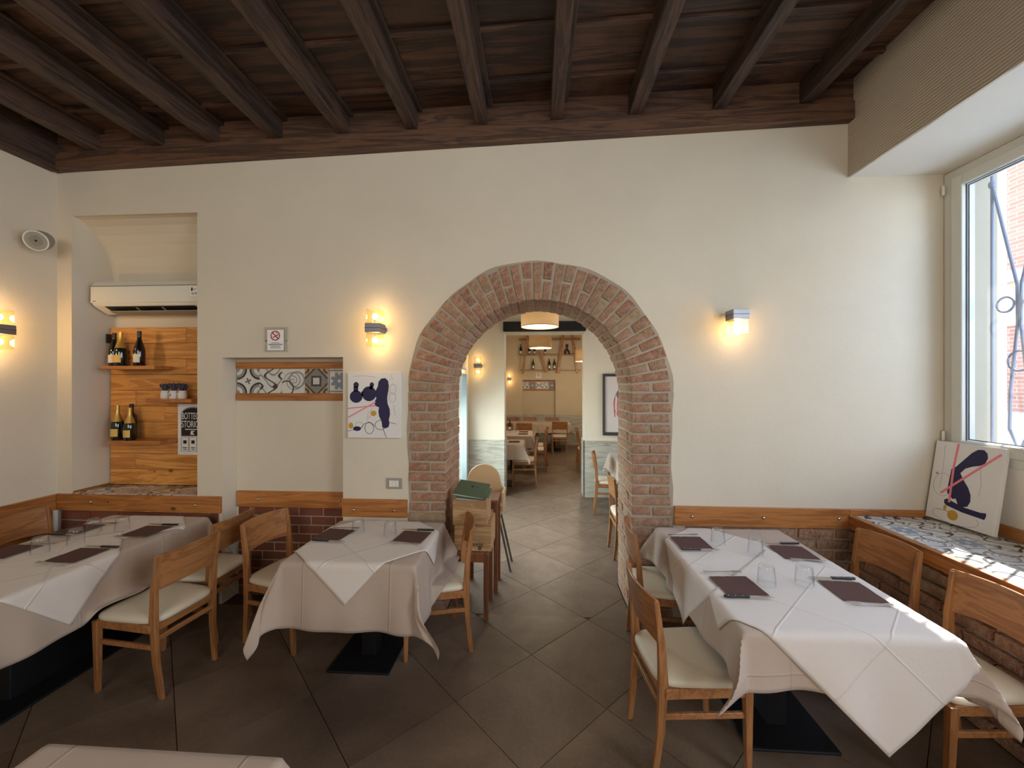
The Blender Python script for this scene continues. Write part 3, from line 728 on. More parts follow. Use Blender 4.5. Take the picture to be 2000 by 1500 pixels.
table(T4,'cloth-covered table at the bottom left edge, nearest the camera',(-1.25,-.9,.55,.9),[(-1.12,-1.02,.68,.78)])
UC='tablecloth'; OV='overlay_cloth'
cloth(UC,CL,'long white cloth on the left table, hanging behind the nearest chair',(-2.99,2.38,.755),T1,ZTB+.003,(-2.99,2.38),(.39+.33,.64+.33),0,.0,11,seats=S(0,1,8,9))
cloth(OV,CLO,'white top cloth laid diagonally on the left table, its corner hanging at the aisle side',(-3.0,2.07,.757),T1,ZTB+.003,(-2.93,2.07),(.44,.44),R(45),.004,11)
cloth(OV,CLO,'white top cloth laid diagonally on the far end of the left table',(-2.99,2.66,.757),T1,ZTB+.003,(-2.99,2.80),(.30,.30),R(45),.003,11)
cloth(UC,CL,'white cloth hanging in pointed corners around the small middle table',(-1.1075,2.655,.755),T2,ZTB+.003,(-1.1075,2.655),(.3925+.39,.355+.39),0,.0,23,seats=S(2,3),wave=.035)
cloth(OV,CLO,'white diagonal top cloth on the small middle table, one point hanging in front',(-1.12,2.655,.757),T2,ZTB+.003,(-1.13,2.655),(.42,.42),R(47),.005,23,seats=S(3),wave=.035)
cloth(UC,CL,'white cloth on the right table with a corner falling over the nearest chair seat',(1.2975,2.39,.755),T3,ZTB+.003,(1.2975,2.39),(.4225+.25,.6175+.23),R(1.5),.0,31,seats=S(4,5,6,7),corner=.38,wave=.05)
cloth(OV,CLO,'white diagonal top cloth on the near half of the right table, pointing down in front',(1.42,1.96,.757),T3,ZTB+.003,(1.425,1.967),(.475,.475),R(45),.005,31,seats=S(5,7),wave=.035)
cloth(OV,CLO,'white diagonal top cloth on the far half of the right table, overhanging left',(1.15,2.5,.757),T3,ZTB+.003,(1.15,2.43),(.46,.46),R(45),.003,31,seats=S(4,5),wave=.04)
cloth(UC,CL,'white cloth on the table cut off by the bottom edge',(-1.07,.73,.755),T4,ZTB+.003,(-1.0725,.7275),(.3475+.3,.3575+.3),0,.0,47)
# ---------------------------------------------------------------- place settings
ZS=ZTB+.0115
def mk_napkin():
    mb=MB(); n=8
    for l in (0,1):
        for j in range(n+1):
            for i in range(n+1):
                x=-.1+.2*i/n; y=-.1+.2*j/n; z=.0006+.0014*l+ (.0015*math.sin(i*1.3+j*.7)**2+.002*(max(abs(x),abs(y))/.1)**6)*(1)
                mb.v.append((x,y,z))
    W_=n+1; o=W_*W_
    for j in range(n):
        for i in range(n):
            a=j*W_+i; mb.f+=[(a,a+W_,a+W_+1,a+1),(o+a,o+a+1,o+a+W_+1,o+a+W_)]
    for i in range(n):
        mb.f+=[(i,i+1,o+i+1,o+i),(n*W_+i,o+n*W_+i,o+n*W_+i+1,n*W_+i+1),(i*W_,o+i*W_,o+i*W_+W_,i*W_+W_),(i*W_+n,i*W_+W_+n,o+i*W_+W_+n,o+i*W_+n)]
    mb.mi=[0]*len(mb.f); o=mb.build('napkin',NAP,None,True); tag(o,'n','napkin'); return o
NPK=mk_napkin()
def mk_knife():   # lies along +x, tip at +x
    t=empty('steak_knife',(0,0,0),0,'k','knife')
    h=[(-.122,0),(-.118,.008),(-.09,.010),(-.05,.008),(-.01,.0085),(0,.009),(0,-.009),(-.03,-.0075),(-.09,-.009),(-.118,-.008)]
    MB().prism(h,0,.011).build('handle',BLK,t,bevel=.003)
    MB().prism([(-.002,.008),(.07,.008),(.105,.002),(.118,-.006),(.08,-.008),(-.002,-.008)],.005,.0066).build('blade',STEEL,t)
    for x in (-.1,-.065,-.03): MB().lathe([(.0028,0),(.0024,.0008)],8,(x,0,.0108)).build('rivet',STEEL,t)
    return t
KN=mk_knife()
def mk_fork():    # tines at +x
    mb=MB(); pts=[(-.1,0,.003,.009),(-.06,0,.003,.006),(0,0,.005,.004),(.04,0,.007,.005),(.055,0,.006,.011)]
    for k in range(len(pts)-1):
        a,b=pts[k],pts[k+1]
        mb.hexa([(a[0],-a[3],a[2]-.001),(b[0],-b[3],b[2]-.001),(b[0],b[3],b[2]-.001),(a[0],a[3],a[2]-.001),(a[0],-a[3],a[2]+.001),(b[0],-b[3],b[2]+.001),(b[0],b[3],b[2]+.001),(a[0],a[3],a[2]+.001)])
    for i in range(4):
        y=-.0095+.00633*i
        mb.hexa([(.054,y-.0017,.005),(.10,y-.001,.007),(.10,y+.001,.007),(.054,y+.0017,.005),(.054,y-.0017,.007),(.10,y-.001,.009),(.10,y+.001,.009),(.054,y+.0017,.007)])
    o=mb.build('fork',STEEL,None); tag(o,'f','fork'); return o
FK=mk_fork()
def mk_glass():   # upside-down tumbler
    h=.098; o=MB(); n=32
    prof=[(.043,0),(.0425,.03),(.039,.075),(.0365,.092),(.033,h),(.0,h)]
    inn=[(.0,h-.012),(.030,h-.012),(.0345,.085),(.037,.06),(.0405,.03),(.0412,0)]
    o.lathe([(max(r,.0003),z) for r,z in prof+inn],n,caps=(False,False))
    m=len(prof+inn); o.f+=[((m-1)*n+i,(m-1)*n+(i+1)%n,(i+1)%n,i) for i in range(n)]; o.mi+=[0]*n
    g=o.build('tumbler',TG,None,True); tag(g,'g','glass'); return g
GL=mk_glass()
ORD={0:'nearest',1:'far'}
def setting(where,grp,nap,knife=None,fork=None):
    if nap: placed(NPK,(nap[0],nap[1],ZS),R(nap[2] if len(nap)>2 else 0),'brown paper napkin '+where,'brown napkins')
    if knife:
        (hx,hy),(tx,ty)=knife; a=math.atan2(ty-hy,tx-hx); placed(KN,((hx+tx)/2,(hy+ty)/2,ZS+.004),a,'black-handled steak knife '+where,'steak knives')
    if fork:
        (hx,hy),(tx,ty)=fork; a=math.atan2(ty-hy,tx-hx); placed(FK,((hx+tx)/2,(hy+ty)/2,ZS+.004),a,'steel fork '+where,'steel forks')
G='tables'
setting('at the far left place of the right table',G,(1.0,2.709,2),((.90,2.585),(1.129,2.592)),((.885,2.834),(1.104,2.84)))
setting('at the far right place of the right table',G,(1.571,2.589,-3),((1.684,2.724),(1.448,2.712)),((1.66,2.475),(1.506,2.475)))
setting('at the near left place of the right table',G,(1.026,2.144,4),((.905,2.024),(1.143,2.03)),((.895,2.29),(1.13,2.29)))
setting('at the near right place of the right table',G,(1.567,2.124,-3),((1.686,2.25),(1.428,2.25)),((1.66,2.0),(1.46,2.0)))
setting('on the left side of the small middle table',G,(-1.399,2.700,-8),((-1.47,2.585),(-1.27,2.57)),((-1.46,2.825),(-1.28,2.815)))
setting('on the right side of the small middle table',G,(-.847,2.691,-6),((-.735,2.812),(-.96,2.812)),((-.76,2.575),(-.965,2.58)))
setting('at the far aisle-side place of the left table',G,(-2.745,2.682,0),((-2.64,2.80),(-2.85,2.80)),((-2.65,2.56),(-2.85,2.56)))
setting('at the near aisle-side place of the left table',G,(-2.777,2.278,0),((-2.65,2.395),(-2.87,2.395)),((-2.69,2.15),(-2.89,2.16)))
setting('at the far wall-side place of the left table',G,(-3.27,2.684,0),((-3.33,2.57),(-3.13,2.57)),((-3.3,2.8),(-3.1,2.8)))
setting('at the near wall-side place of the left table, by the picture edge',G,(-3.262,2.30,0),((-3.33,2.18),(-3.13,2.18)),((-3.3,2.42),(-3.1,2.42)))
for x,y,lb in ((1.174,2.717,'farthest left on the right table'),(1.333,2.567,'far right on the right table'),(1.188,2.181,'near left on the right table beside the napkin'),(1.384,2.193,'near right on the right table'),
               (-1.254,2.76,'on the left of the small middle table'),(-1.011,2.723,'on the right of the small middle table'),
               (-3.06,2.305,'nearest the picture edge on the left table'),(-3.0,2.45,'second from the picture edge on the left table'),(-3.10,2.64,'third from the picture edge on the left table'),(-2.95,2.70,'farthest from the picture edge on the left table')):
    placed(GL,(x,y,ZS-.001),0,'upturned clear tumbler '+lb,'upturned tumblers')
# ================================================================ TILED WINDOW BENCH
bn=empty('window_bench',(2.30,0,0),0,'built-in brick bench with patterned tile top under the window','bench')
B(.02,.665,.3,3.15,.0,.812).build('core',MORT,bn)
B(-.012,.034,.28,3.152,.735,.832).build('edge_board',BW,bn,bevel=.004)
tm=[B(-.0985,.0985,-.0985,.0985,-.012,0).mesh('tile',m) for m in TILES]
for i in range(3):
    for j in range(14):
        cx=.134+.2*i; cy=3.05-.2*j
        k=random.choice([0,1,2,4,5]) if j else 1
        wx=1 if i<2 else .63*1.0
        o=bpy.data.objects.new('tile',tm[k]); COL.objects.link(o); o.parent=bn; o.location=(cx if i<2 else .534+.0,cy,.827); o.rotation_euler=(0,0,random.choice([0,PI/2,PI])if True else 0)
bf=[brickmesh(.255,.065,.05,BR,.006) for _ in range(5)]
for r in range(9):
    y=3.14+(0 if r%2 else .13)
    while y>.3:
        a=min(y,3.145); b=y-.27
        if a-b>.06: addbrick(random.choice(bf),(.014+random.uniform(-.005,.005),(a+b)/2,.04+.081*r),R(-90),bn,sc=((a-b-.016)/.255,1,1))
        y-=.27
# ================================================================ NICHE 1: tiled sill, pine planks, shelves, bottles, poster, air conditioner
ns=empty('tiled_sill',(-3.9,YW,.872),0,'patterned tile sill at the foot of the left wall niche','sill')
for i in range(6):
    for j in range(2):
        if i==5: s_=.55
        o=bpy.data.objects.new('tile',tm[(i*2+j*3)%6]); COL.objects.link(o); o.parent=ns
        o.location=(.1+.2*i if i<5 else 1.053,.1 +.2*j if j==0 else .274,.012); o.scale=(1 if i<5 else .5,1 if j==0 else .72,1)
B(0,.014,.01,.34,.0,.028).build('edging',BW,ns)
pp=empty('plank_panel',(-3.9,3.49,0),0,'honey-coloured pine plank panel on the back of the left niche','wall panel')
rowz=[.888+.1424*k for k in range(11)]; seams={9:[-3.152],7:[-3.152],5:[-3.639],4:[-3.36],3:[-2.95],1:[-3.639],8:[],6:[-3.0],2:[],0:[]}
for r in range(10):
    xs=[-3.885]+seams[r]+[-2.80]
    for k in range(len(xs)-1):
        B(xs[k]+3.9+.001,xs[k+1]+3.9-.001,-.042+random.uniform(-.002,.002),.008,rowz[r]+.0012,rowz[r+1]-.0012).build('plank',NW,pp,bevel=.002,segs=1)
def shelf(x0,x1,z,lb,y0=3.27):
    o=B(0,x1-x0,0,3.447-y0,-.03,0).build('shelf',CW,None,bevel=.002,loc=(x0,y0,z)); tag(o,lb,'shelf','niche shelves'); return o
shelf(-3.77,-3.28,1.957,'top wooden shelf in the niche, carrying three wine bottles')
shelf(-3.36,-2.95,1.672,'middle short wooden shelf in the niche, carrying lavender jars')
shelf(-3.71,-3.23,1.310,'lowest wooden shelf in the niche, carrying three bottles')
def bottle(kind,loc,label,h=.30,group='wine bottles in the niche',face=-.15):
    t=empty('wine_bottle',loc,face,label,'bottle',group); s=h/.30
    if kind=='champ': pr=[(.040,0),(.045,.012),(.045,.115),(.042,.145),(.030,.185),(.0175,.225),(.0145,.26),(.0155,.285),(.0155,.292)]
    elif kind=='burg': pr=[(.036,0),(.040,.008),(.040,.125),(.037,.15),(.026,.19),(.0155,.225),(.0135,.27),(.0145,.274),(.0145,.292)]
    else: pr=[(.034,0),(.0365,.008),(.0365,.175),(.034,.195),(.018,.22),(.0135,.24),(.0135,.27),(.0145,.275),(.0145,.292)]
    pr=[(r*s,z*s) for r,z in pr]
    MB().lathe(pr,20).build('glass_body',BGG if kind=='champ' else BG,t,True)
    if kind=='champ': f=[(.0385,.158),(.0305,.187),(.0182,.226),(.0155,.258),(.0168,.285),(.0168,.299)]; fm=FOILG
    else: f=[(.0152,.245),(.0145,.27),(.0155,.275),(.0155,.297)]; fm=FOILD
    MB().lathe([(r*s,z*s) for r,z in f],20,caps=(False,True)).build('foil',fm,t,True)
    mb=MB(); r=pr[2][0]+.0008; n=10; z0,z1=(.03*s,.095*s); A=1.0
    if kind!='champ': z1=.10*s
    for k in range(n+1):
        a=-PI/2-A+2*A*k/n; mb.v+=[(r*math.cos(a),r*math.sin(a),z0),(r*math.cos(a),r*math.sin(a),z1)]
    for k in range(n): mb.f.append((2*k,2*k+2,2*k+3,2*k+1))
    mb.mi=[0]*n; mb.build('paper_label',LABY if kind=='champ' else LAB,t,True)
    return t
bottle('burg',(-3.758,3.37,1.957),'dark bottle with a white label, leftmost on the top niche shelf')
bottle('champ',(-3.655,3.33,1.957),'gold-necked champagne bottle in the middle of the top niche shelf')
bottle('burg',(-3.490,3.34,1.957),'dark bottle with a wide white label, rightmost on the top niche shelf',.31)
bottle('champ',(-3.695,3.34,1.310),'green champagne bottle with gold neck, leftmost on the lowest niche shelf',.305)
bottle('bord',(-3.622,3.395,1.310),'dark bottle standing behind on the lowest niche shelf',.315)
bottle('champ',(-3.548,3.31,1.310),'short-necked sparkling wine bottle with yellow label, rightmost on the lowest shelf',.285)
LAV=M_plain('lavender_grey',(72,68,84),.9); JW=M_plain('white_ceramic',(222,218,208),.5)
for k,x in enumerate((-3.25,-3.172,-3.092)):
    t=empty('lavender_jar',(x,3.34,1.672),0,'small white jar of dried lavender, '+('left','middle','right')[k]+' of the three on the niche shelf','jar','lavender jars')
    MB().lathe([(.030,0),(.034,.006),(.034,.05),(.026,.058),(.029,.062),(.029,.07),(.024,.07)],18).build('jar_body',JW,t,True)
    mb=MB()
    for q in range(34):
        a=random.uniform(0,6.28); l=random.uniform(.06,.085); e=random.uniform(0,.042); p0=Vector((random.uniform(-.014,.014),random.uniform(-.014,.014),.066)); p1=p0+Vector((e*math.cos(a),e*math.sin(a),l-.012))
        mb.tube([p0,p0.lerp(p1,.35),p0.lerp(p1,.75),p1],[.0012,.005,.0065,.002],5)
    mb.build('lavender',LAV,t,kind='stuff')
    if k==1: MB().tube([(.0,-.034,.045),(.0,-.036,.02)],.006,8).build('tag',WPG,t)
# poster
po=empty('shop_poster',(-3.225,3.443,1.165),0,'black and white framed poster with arched heading BOTTEGHE STORICHE at the niche edge','poster')
B(0,.29,-.004,.004,0,.455).build('board',PAPER,po)
hd_=[(.03,.165),(.26,.165),(.26,.36)]+[(.145+.115*math.cos(t*PI/12),.36+.07*math.sin(t*PI/12)) for t in range(1,12)]+[(.03,.36)]
MB().prism(hd_,-.0055,-.003,'y').build('black_panel',INK,po)
ring=MB(); rp=[(.034,.169),(.256,.169),(.256,.358)]+[(.145+.111*math.cos(t*PI/12),.358+.066*math.sin(t*PI/12)) for t in range(1,12)]+[(.034,.358)]
ring.tube([(x,-.006,z) for x,z in rp],.0014,6,close=True).build('border',PAPER,po)
F_=(R(90),0,0)
text('BOTTEGHE',.085,(.145,-.0062,.345),F_,PAPER,po,sx=.50); text('STORICHE',.085,(.145,-.0062,.272),F_,PAPER,po,sx=.55)
B(.07,.22,-.0062,-.005,.225,.232).build('line',PAPER,po); MB().prism([(.12,.18),(.16,.18),(.14,.2),(.165,.215),(.125,.215)],-.0065,-.005,'y').build('emblem',PAPER,po)
for x0 in (.032,.108,.184):
    frame_=MB(); 
    for q in ((x0,x0+.07,.03,.032),(x0,x0+.07,.155,.157),(x0,x0+.002,.03,.157),(x0+.068,x0+.07,.03,.157)): frame_.box(q[0],q[1],-.0055,-.004,q[2],q[3])
    frame_.box(x0+.02,x0+.05,-.0055,-.004,.1,.13); frame_.box(x0+.015,x0+.055,-.0055,-.004,.06,.066); frame_.box(x0+.02,x0+.05,-.0055,-.004,.045,.051)
    frame_.build('box_print',INK,po)
for x_,z_ in ((.012,.44),(.012,.012),(.278,.44),(.278,.012)): MB().lathe([(.004,0),(.003,.002)],8).build('pin',STEEL,po,loc=(x_,-.004,z_)).rotation_euler=(R(90),0,0)
# air conditioner
ac=empty('air_conditioner',(-3.862,3.50,2.425),0,'cream wall-mounted air conditioner at the top of the left niche','air conditioner')
prof=[(0,.015),(-.10,-.005),(-.215,.055),(-.238,.10),(-.238,.225),(-.20,.268),(-.02,.272),(0,.27)]
MB().prism(prof,0,1.035,'x').build('body',WP,ac,bevel=.01,segs=3)
MB().prism([(-.240,.075),(-.240,.213),(-.236,.213),(-.236,.075)],.006,1.03,'x').build('front_panel',WP,ac,bevel=.001)
MB().prism([(-.236,.214),(-.241,.216),(-.238,.224),(-.233,.222)],.006,1.03,'x').build('panel_gap',WPG,ac)
MB().prism([(-.10,-.003),(-.205,.047),(-.207,.050),(-.10,.0)],.10,.93,'x').build('air_outlet',BLK,ac)
MB().prism([(-.105,-.012),(-.175,.012),(-.176,.016),(-.105,-.007)],.115,.92,'x').build('louvre',WPG,ac)
for x in (.38,.62): MB().prism([(-.12,-.005),(-.2,.036),(-.2,.04),(-.12,.0)],x,x+.012,'x').build('louvre_arm',WPG,ac)
B(.915,.985,-.2415,-.2395,.125,.205).build('sticker',PAPER,ac); st=MB()
for q in ((.925,.938,.165,.195),(.942,.97,.178,.182),(.925,.955,.145,.149),(.93,.95,.137,.141),(.965,.972,.137,.155)): st.box(q[0],q[1],-.2425,-.2412,q[2],q[3])
st.build('sticker_print',INK,ac); B(.025,.06,-.2412,-.2398,.088,.092).build('badge',INK,ac)
cap(B(-3.66,-2.79,3.492,3.5005,2.62,2.80),'trim_11',M_plain('grey_green_patch',(168,166,146),.9))
B(-3.883,-3.868,3.41,3.45,2.17,2.25).build('door_catch',BLK,None); tag(bpy.data.objects['door_catch'],'small black metal catch on the niche side beside the planks','catch')
# wall speaker
sp_=empty('wall_speaker',(-4.03,2.96,2.93),0,'grey round loudspeaker on a bracket high on the left wall by the corner','loudspeaker')
MB().tube([(0,0,0),(.012,0,0)],.035,16).build('wall_plate',WPG,sp_,True); MB().tube([(.01,0,0),(.09,-.0,.0)],.010,8).build('bracket',ALU,sp_,True)
bo=MB().lathe([(.045,-.06),(.085,-.05),(.10,-.01),(.104,.05),(.104,.062)],28).build('housing',WPG,sp_,True,loc=(.135,-.02,.0)); bo.rotation_euler=(R(112),0,R(24)); bo.scale=(.72,.72,.9)
rr=MB().tube([(.1*math.cos(t*PI/14),.1*math.sin(t*PI/14),.062) for t in range(28)],.007,8,close=True).build('rim',WP,bo,True)
MB().lathe([(.094,.055),(.094,.060),(.02,.064)],28,caps=(True,True)).build('grille',M_plain('speaker_grille',(140,136,124),.8,bumps=.6,bscale=400),bo,True)
MB().lathe([(.012,.063),(.010,.067)],12).build('tweeter',BLK,bo)
# ================================================================ NICHE 2: tile band, sign, canvas, switch
tb=empty('tile_band',(-2.57,3.32,1.66),0,'band of five patterned tiles between two wooden strips inside the narrow niche','tile band')
B(0,1.01,-.02,0,.0,.062).build('wood_strip',CW,tb,bevel=.002,segs=1); B(0,1.01,-.02,0,.268,.328).build('wood_strip',CW,tb,bevel=.002,segs=1)
tv=[MB().box(-.0995,.0995,-.103,.103,-.012,0).mesh('tile',m) for m in TILES]
for k,kk in enumerate((0,1,2,3,4)):
    o=bpy.data.objects.new('tile',tv[kk]); COL.objects.link(o); o.parent=tb; o.location=(.105+.2*k,-.014,.165); o.rotation_euler=(R(90),0,0)
sg=empty('no_smoking_sign',(-2.11,YW,2.16),0,'square acrylic no-smoking sign above the narrow niche','sign')
B(-.102,.10,-.010,-.006,-.10,.10).build('acrylic_plate',M_glass('acrylic',(.93,.93,.92,1),.08,.5,.05),sg,bevel=.001)
B(-.073,.065,-.0128,-.0105,-.088,.078).build('paper',PAPER,sg)
MB().tube([(-.004+.036*math.cos(t*PI/12),-.0132,.030+.036*math.sin(t*PI/12)) for t in range(24)],.0045,6,close=True).build('red_ring',RED,sg,True)
MB().prism([(-.032,.054),(-.026,.060),(.024,.008),(.018,.002)],-.0145,-.013,'y').build('red_bar',RED,sg)
MB().prism([(-.026,.018),(-.024,.012),(.022,.036),(.020,.042)],-.0138,-.0128,'y').build('cigarette',INK,sg)
MB().tube([(.008,-.0134,.044),(.004,-.0134,.05),(.009,-.0134,.055),(.006,-.0134,.06)],.0015,6).build('smoke',INK,sg)
tl=MB()
for z,wd in ((-.028,.035),(-.038,.062),(-.045,.055),(-.055,.04),(-.068,.045)): tl.box(-.004-wd,-.004+wd,-.0135,-.0125,z-.0018,z+.0018)
tl.build('print_lines',INK,sg)
for x in (-.088,.086): MB().lathe([(.006,0),(.006,.012),(.004,.014)],12).build('standoff',ALU,sg,True,loc=(x,-.001,-.01)).rotation_euler=(R(90),0,0)
def ell(mb,cx,cz,rx,rz,y,t=.0006,n=28,rot=0):
    p=[]
    for k in range(n):
        a=2*PI*k/n; x=rx*math.cos(a); z=rz*math.sin(a); p.append((cx+x*math.cos(rot)-z*math.sin(rot),cz+x*math.sin(rot)+z*math.cos(rot)))
    mb.prism(p,y-t,y,'y')
def stroke(mb,pts,wd,y,t=.0006):
    for k in range(len(pts)-1):
        (a,b),(c,d)=pts[k],pts[k+1]; L=math.hypot(c-a,d-b) or 1; nx,nz=-(d-b)/L*wd/2,(c-a)/L*wd/2
        mb.prism([(a+nx,b+nz),(a-nx,b-nz),(c-nx,d-nz),(c+nx,d+nz)],y-t,y,'y')
def loop(cx,cz,rx,rz,a0=0,a1=360,n=24): return [(cx+rx*math.cos(R(a0+(a1-a0)*k/n)),cz+rz*math.sin(R(a0+(a1-a0)*k/n))) for k in range(n+1)]
# canvas on the wall: local 0..1 scaled by .43 x .52
def canvas(name,loc,label,draw,w_=.43,h_=.52):
    t=empty(name,loc,0,label,'painting'); B(0,w_,-.03,0,0,h_).build('stretched_canvas',CANV,t,bevel=.002)
    draw(t,w_,h_); return t
def draw1(t,w_,h_):
    q=lambda x,y:((x-1100)/600*w_,(1410-y)/780*h_); Y=-.0301; n=MB(); ss=w_/600
    def E(x,y,rx,rz,rot=0,mb=n,yy=Y,th=.0007): a,b=q(x,y); ell(mb,a,b,rx*ss,rz*ss,yy,th,rot=R(rot))
    E(1195,920,72,68); E(1195,780,30,32); stroke(n,[q(1192,800),q(1192,860)],52*ss,Y,.0007); E(1342,885,80,82); E(1373,780,24,28); stroke(n,[q(1372,790),q(1360,830)],34*ss,Y,.0007)
    stroke(n,[q(1255,885),q(1275,885)],50*ss,Y,.0007)
    n.prism([q(*p) for p in ((1440,800),(1450,740),(1480,705),(1525,700),(1555,730),(1565,790),(1558,860),(1545,930),(1550,1000),(1575,1070),(1578,1130),(1565,1190),(1572,1240),(1560,1280),(1525,1295),(1492,1285),(1482,1210),(1455,1150),(1447,1095),(1455,1045),(1425,1035),(1398,1000),(1412,965),(1425,940),(1405,890),(1420,840))],Y-.0008,Y,'y')
    n.build('navy_shape',NAVY,t)
    p=MB(); stroke(p,[q(1100,1060),q(1420,1025)],13*ss,Y); stroke(p,[q(1105,1165),q(1415,985)],14*ss,Y,.0009); p.build('pink_line',PINK,t,kind='stuff')
    g=MB(); E(1392,1118,32,30,0,g); E(1135,1265,26,34,0,g); stroke(g,[q(1365,1140),q(1330,1180)],5*ss,Y); g.build('gold_spot',GOLD,t,kind='stuff')
    l=MB()
    for c in ([q(a,b) for a,b in loop(1345,1290,50,70)],[q(a,b) for a,b in loop(1470,1255,60,55)],[q(1240,1300),q(1290,1240),q(1340,1225),q(1400,1265)],[q(1500,1295),q(1520,1360),q(1540,1405)],[q(1100,1330),q(1160,1315),q(1240,1310)],[q(1560,1220),q(1645,1242)]): stroke(l,c,5*ss,Y,.0009)
    a,b=q(1205,1300); ell(l,a,b,45*ss,26*ss,Y,.0008); l.build('navy_line',NAVY,t,kind='stuff')
    f=MB()
    for c in ([q(a,b) for a,b in loop(1610,830,35,60)],[q(a,b) for a,b in loop(1605,930,38,55)],[q(a,b) for a,b in loop(1230,1260,45,38)],[q(1160,680),q(1280,670),q(1420,690)],[q(1590,660),q(1605,720)],[q(1620,1020),q(1635,1140)],[q(1315,1210),q(1330,1120),q(1380,1060)]): stroke(f,c,5*ss,Y,.0005)
    f.build('grey_line',GLN,t,kind='stuff')
canvas('abstract_canvas',(-1.503,YW-.002,1.373),'abstract canvas with navy blobs and pink lines hanging left of the arch',draw1)
def draw2(t,w_,h_):
    # homography-free reading of the leaning picture: u across, v up in fractions
    q=lambda u,v:(u*w_,v*h_); Y=-.0301; n=MB()
    n.prism([q(*p) for p in ((.30,.665),(.36,.70),(.46,.80),(.56,.90),(.64,.95),(.72,.955),(.77,.92),(.785,.865),(.76,.80),(.70,.765),(.60,.74),(.50,.70),(.44,.635),(.49,.57),(.58,.48),(.63,.40),(.64,.32),(.61,.255),(.55,.235),(.47,.25),(.43,.315),(.38,.30),(.34,.335),(.29,.36),(.285,.42))],Y-.0008,Y,'y')
    n.prism([q(*p) for p in ((.26,.265),(.27,.225),(.31,.205),(.55,.17),(.86,.155),(.875,.20),(.87,.235),(.8,.225),(.55,.235),(.3,.29))],Y-.0008,Y,'y')
    n.build('navy_shape',NAVY,t)
    p=MB(); stroke(p,[q(.35,.99),q(.33,.7),q(.34,.25)],.014,Y,.0012); stroke(p,[q(.19,.34),q(.95,.93)],.014,Y,.0014); p.build('pink_line',PINK,t,kind='stuff')
    g=MB(); ell(g,.42*w_,.105*h_,.033,.034,Y,.0005); stroke(g,[q(.15,.13),q(.28,.14),q(.38,.135)],.005,Y); ell(g,.29*w_,.175*h_,.010,.018,Y); ell(g,.09*w_,.58*h_,.010,.008,Y,.0009); g.build('gold_spot',GOLD,t,kind='stuff')
    f=MB()
    for c in (loop(.45*w_,.09*h_,.14,.05,150,390),loop(.2*w_,.45*h_,.06,.08),[q(.15,.95),q(.16,.8),q(.17,.6),q(.16,.4)],[q(.7,.75),q(.75,.55),q(.74,.4)]): stroke(f,c,.003,Y,.0004)
    f.build('grey_line',GLN,t,kind='stuff')
cv=canvas('abstract_canvas',(2.846,3.13,.838),'abstract canvas with navy curve and pink lines leaning on the bench by the window',draw2,.41,.555)
cv.rotation_euler=(R(-9),0,R(-90)+R(4.5))
sw=empty('light_switch',(-1.137,YW,1.009),0,'grey light switch plate left of the arch','light switch')
B(-.064,.064,-.008,0,-.043,.043).build('plate',WPG,sw,bevel=.003); 
for k in (-1,0,1): B(-.016+k*.026-.0+.003,.008+k*.026+.003,-.012,-.007,-.025,.025).build('rocker',WP,sw,bevel=.001)
# ================================================================ SCONCES
def sconce(loc,rz,label,up=True,down=True,power=4.2):
    t=empty('wall_sconce',loc,rz,label,'wall lamp','glass wall sconces')   # local: wall plane y=0, room at -y
    MB().tube([(.03,0,0),(.03,-.03,0)],.03,14).build('wall_mount',ALU,t,True)
    B(-.057,.057,-.155,-.03,-.035,.035).build('body',ALU,t,bevel=.002); B(-.058,.058,-.156,-.03,-.002,.001).build('groove',BLKM,t)
    for s_,on in ((1,up),(-1,down)):
        if not on: continue
        z0=.036; z1=.145
        mb=MB(); th=.005
        for (a,b,c,d) in ((-.05,-.05+th,-.148,-.042),(.05-th,.05,-.148,-.042),(-.05,.05,-.148,-.148+th),(-.05,.05,-.042-th,-.042)):
            zz=sorted((s_*z0,s_*z1)); mb.box(a,b,c,d,*zz)
        g=mb.build('glass_shade',SG,t)
        e=MB().lathe([(.001,-.022),(.013,-.018),(.021,-.004),(.021,.006),(.013,.019),(.001,.023)],16).build('bulb',BULB,g,True,loc=(0,-.095,s_*.092))
        MB().lathe([(.010,0),(.010,.03)],12).build('socket',WP,g,True,loc=(0,-.095,s_*.036-(.0 if s_>0 else .03)))
        l=lamp('sconce_bulb_light','POINT',(0,0,0),power,(1,.62,.28),.027); l.parent=t; l.location=(0,-.095,s_*.092)
    return t
sconce((-1.255,YW,2.23),0,'square glass wall sconce with two bulbs above the canvas left of the arch')
sconce((1.462,YW,2.305),0,'square glass wall sconce with one hanging bulb on the right wall section',up=False)
sconce((-4.03,2.72,2.20),R(90),'glass wall sconce on the left wall, cut off by the picture edge',power=8.5)
# ================================================================ CRATES, STOOLS, MENUS, HIGH CHAIR
def stool(loc,wd,dp,h,label,seat=False):
    t=empty('wooden_stool',loc,0,label,'stool')
    for sx in (-1,1):
        for sy in (-1,1): MB().bar([(sx*(wd/2-.02),sy*(dp/2-.02),0),(sx*(wd/2-.02),sy*(dp/2-.02),h-.02)],.036,.036).build('leg',STW,t,bevel=.003)
    f=MB()
    for sy in (-1,1): f.box(-wd/2+.03,wd/2-.03,sy*(dp/2-.02)-.01,sy*(dp/2-.02)+.01,h-.08,h-.021)
    for sx in (-1,1): f.box(sx*(wd/2-.02)-.01,sx*(wd/2-.02)+.01,-dp/2+.03,dp/2-.03,h-.08,h-.021)
    f.build('frame',STW,t); B(-wd/2,wd/2,-dp/2,dp/2,h-.02,h).build('seat',STW,t,bevel=.003); return t
stool((-.515,3.225,0),.285,.33,.515,'dark wooden stool carrying the two wine crates in the archway')
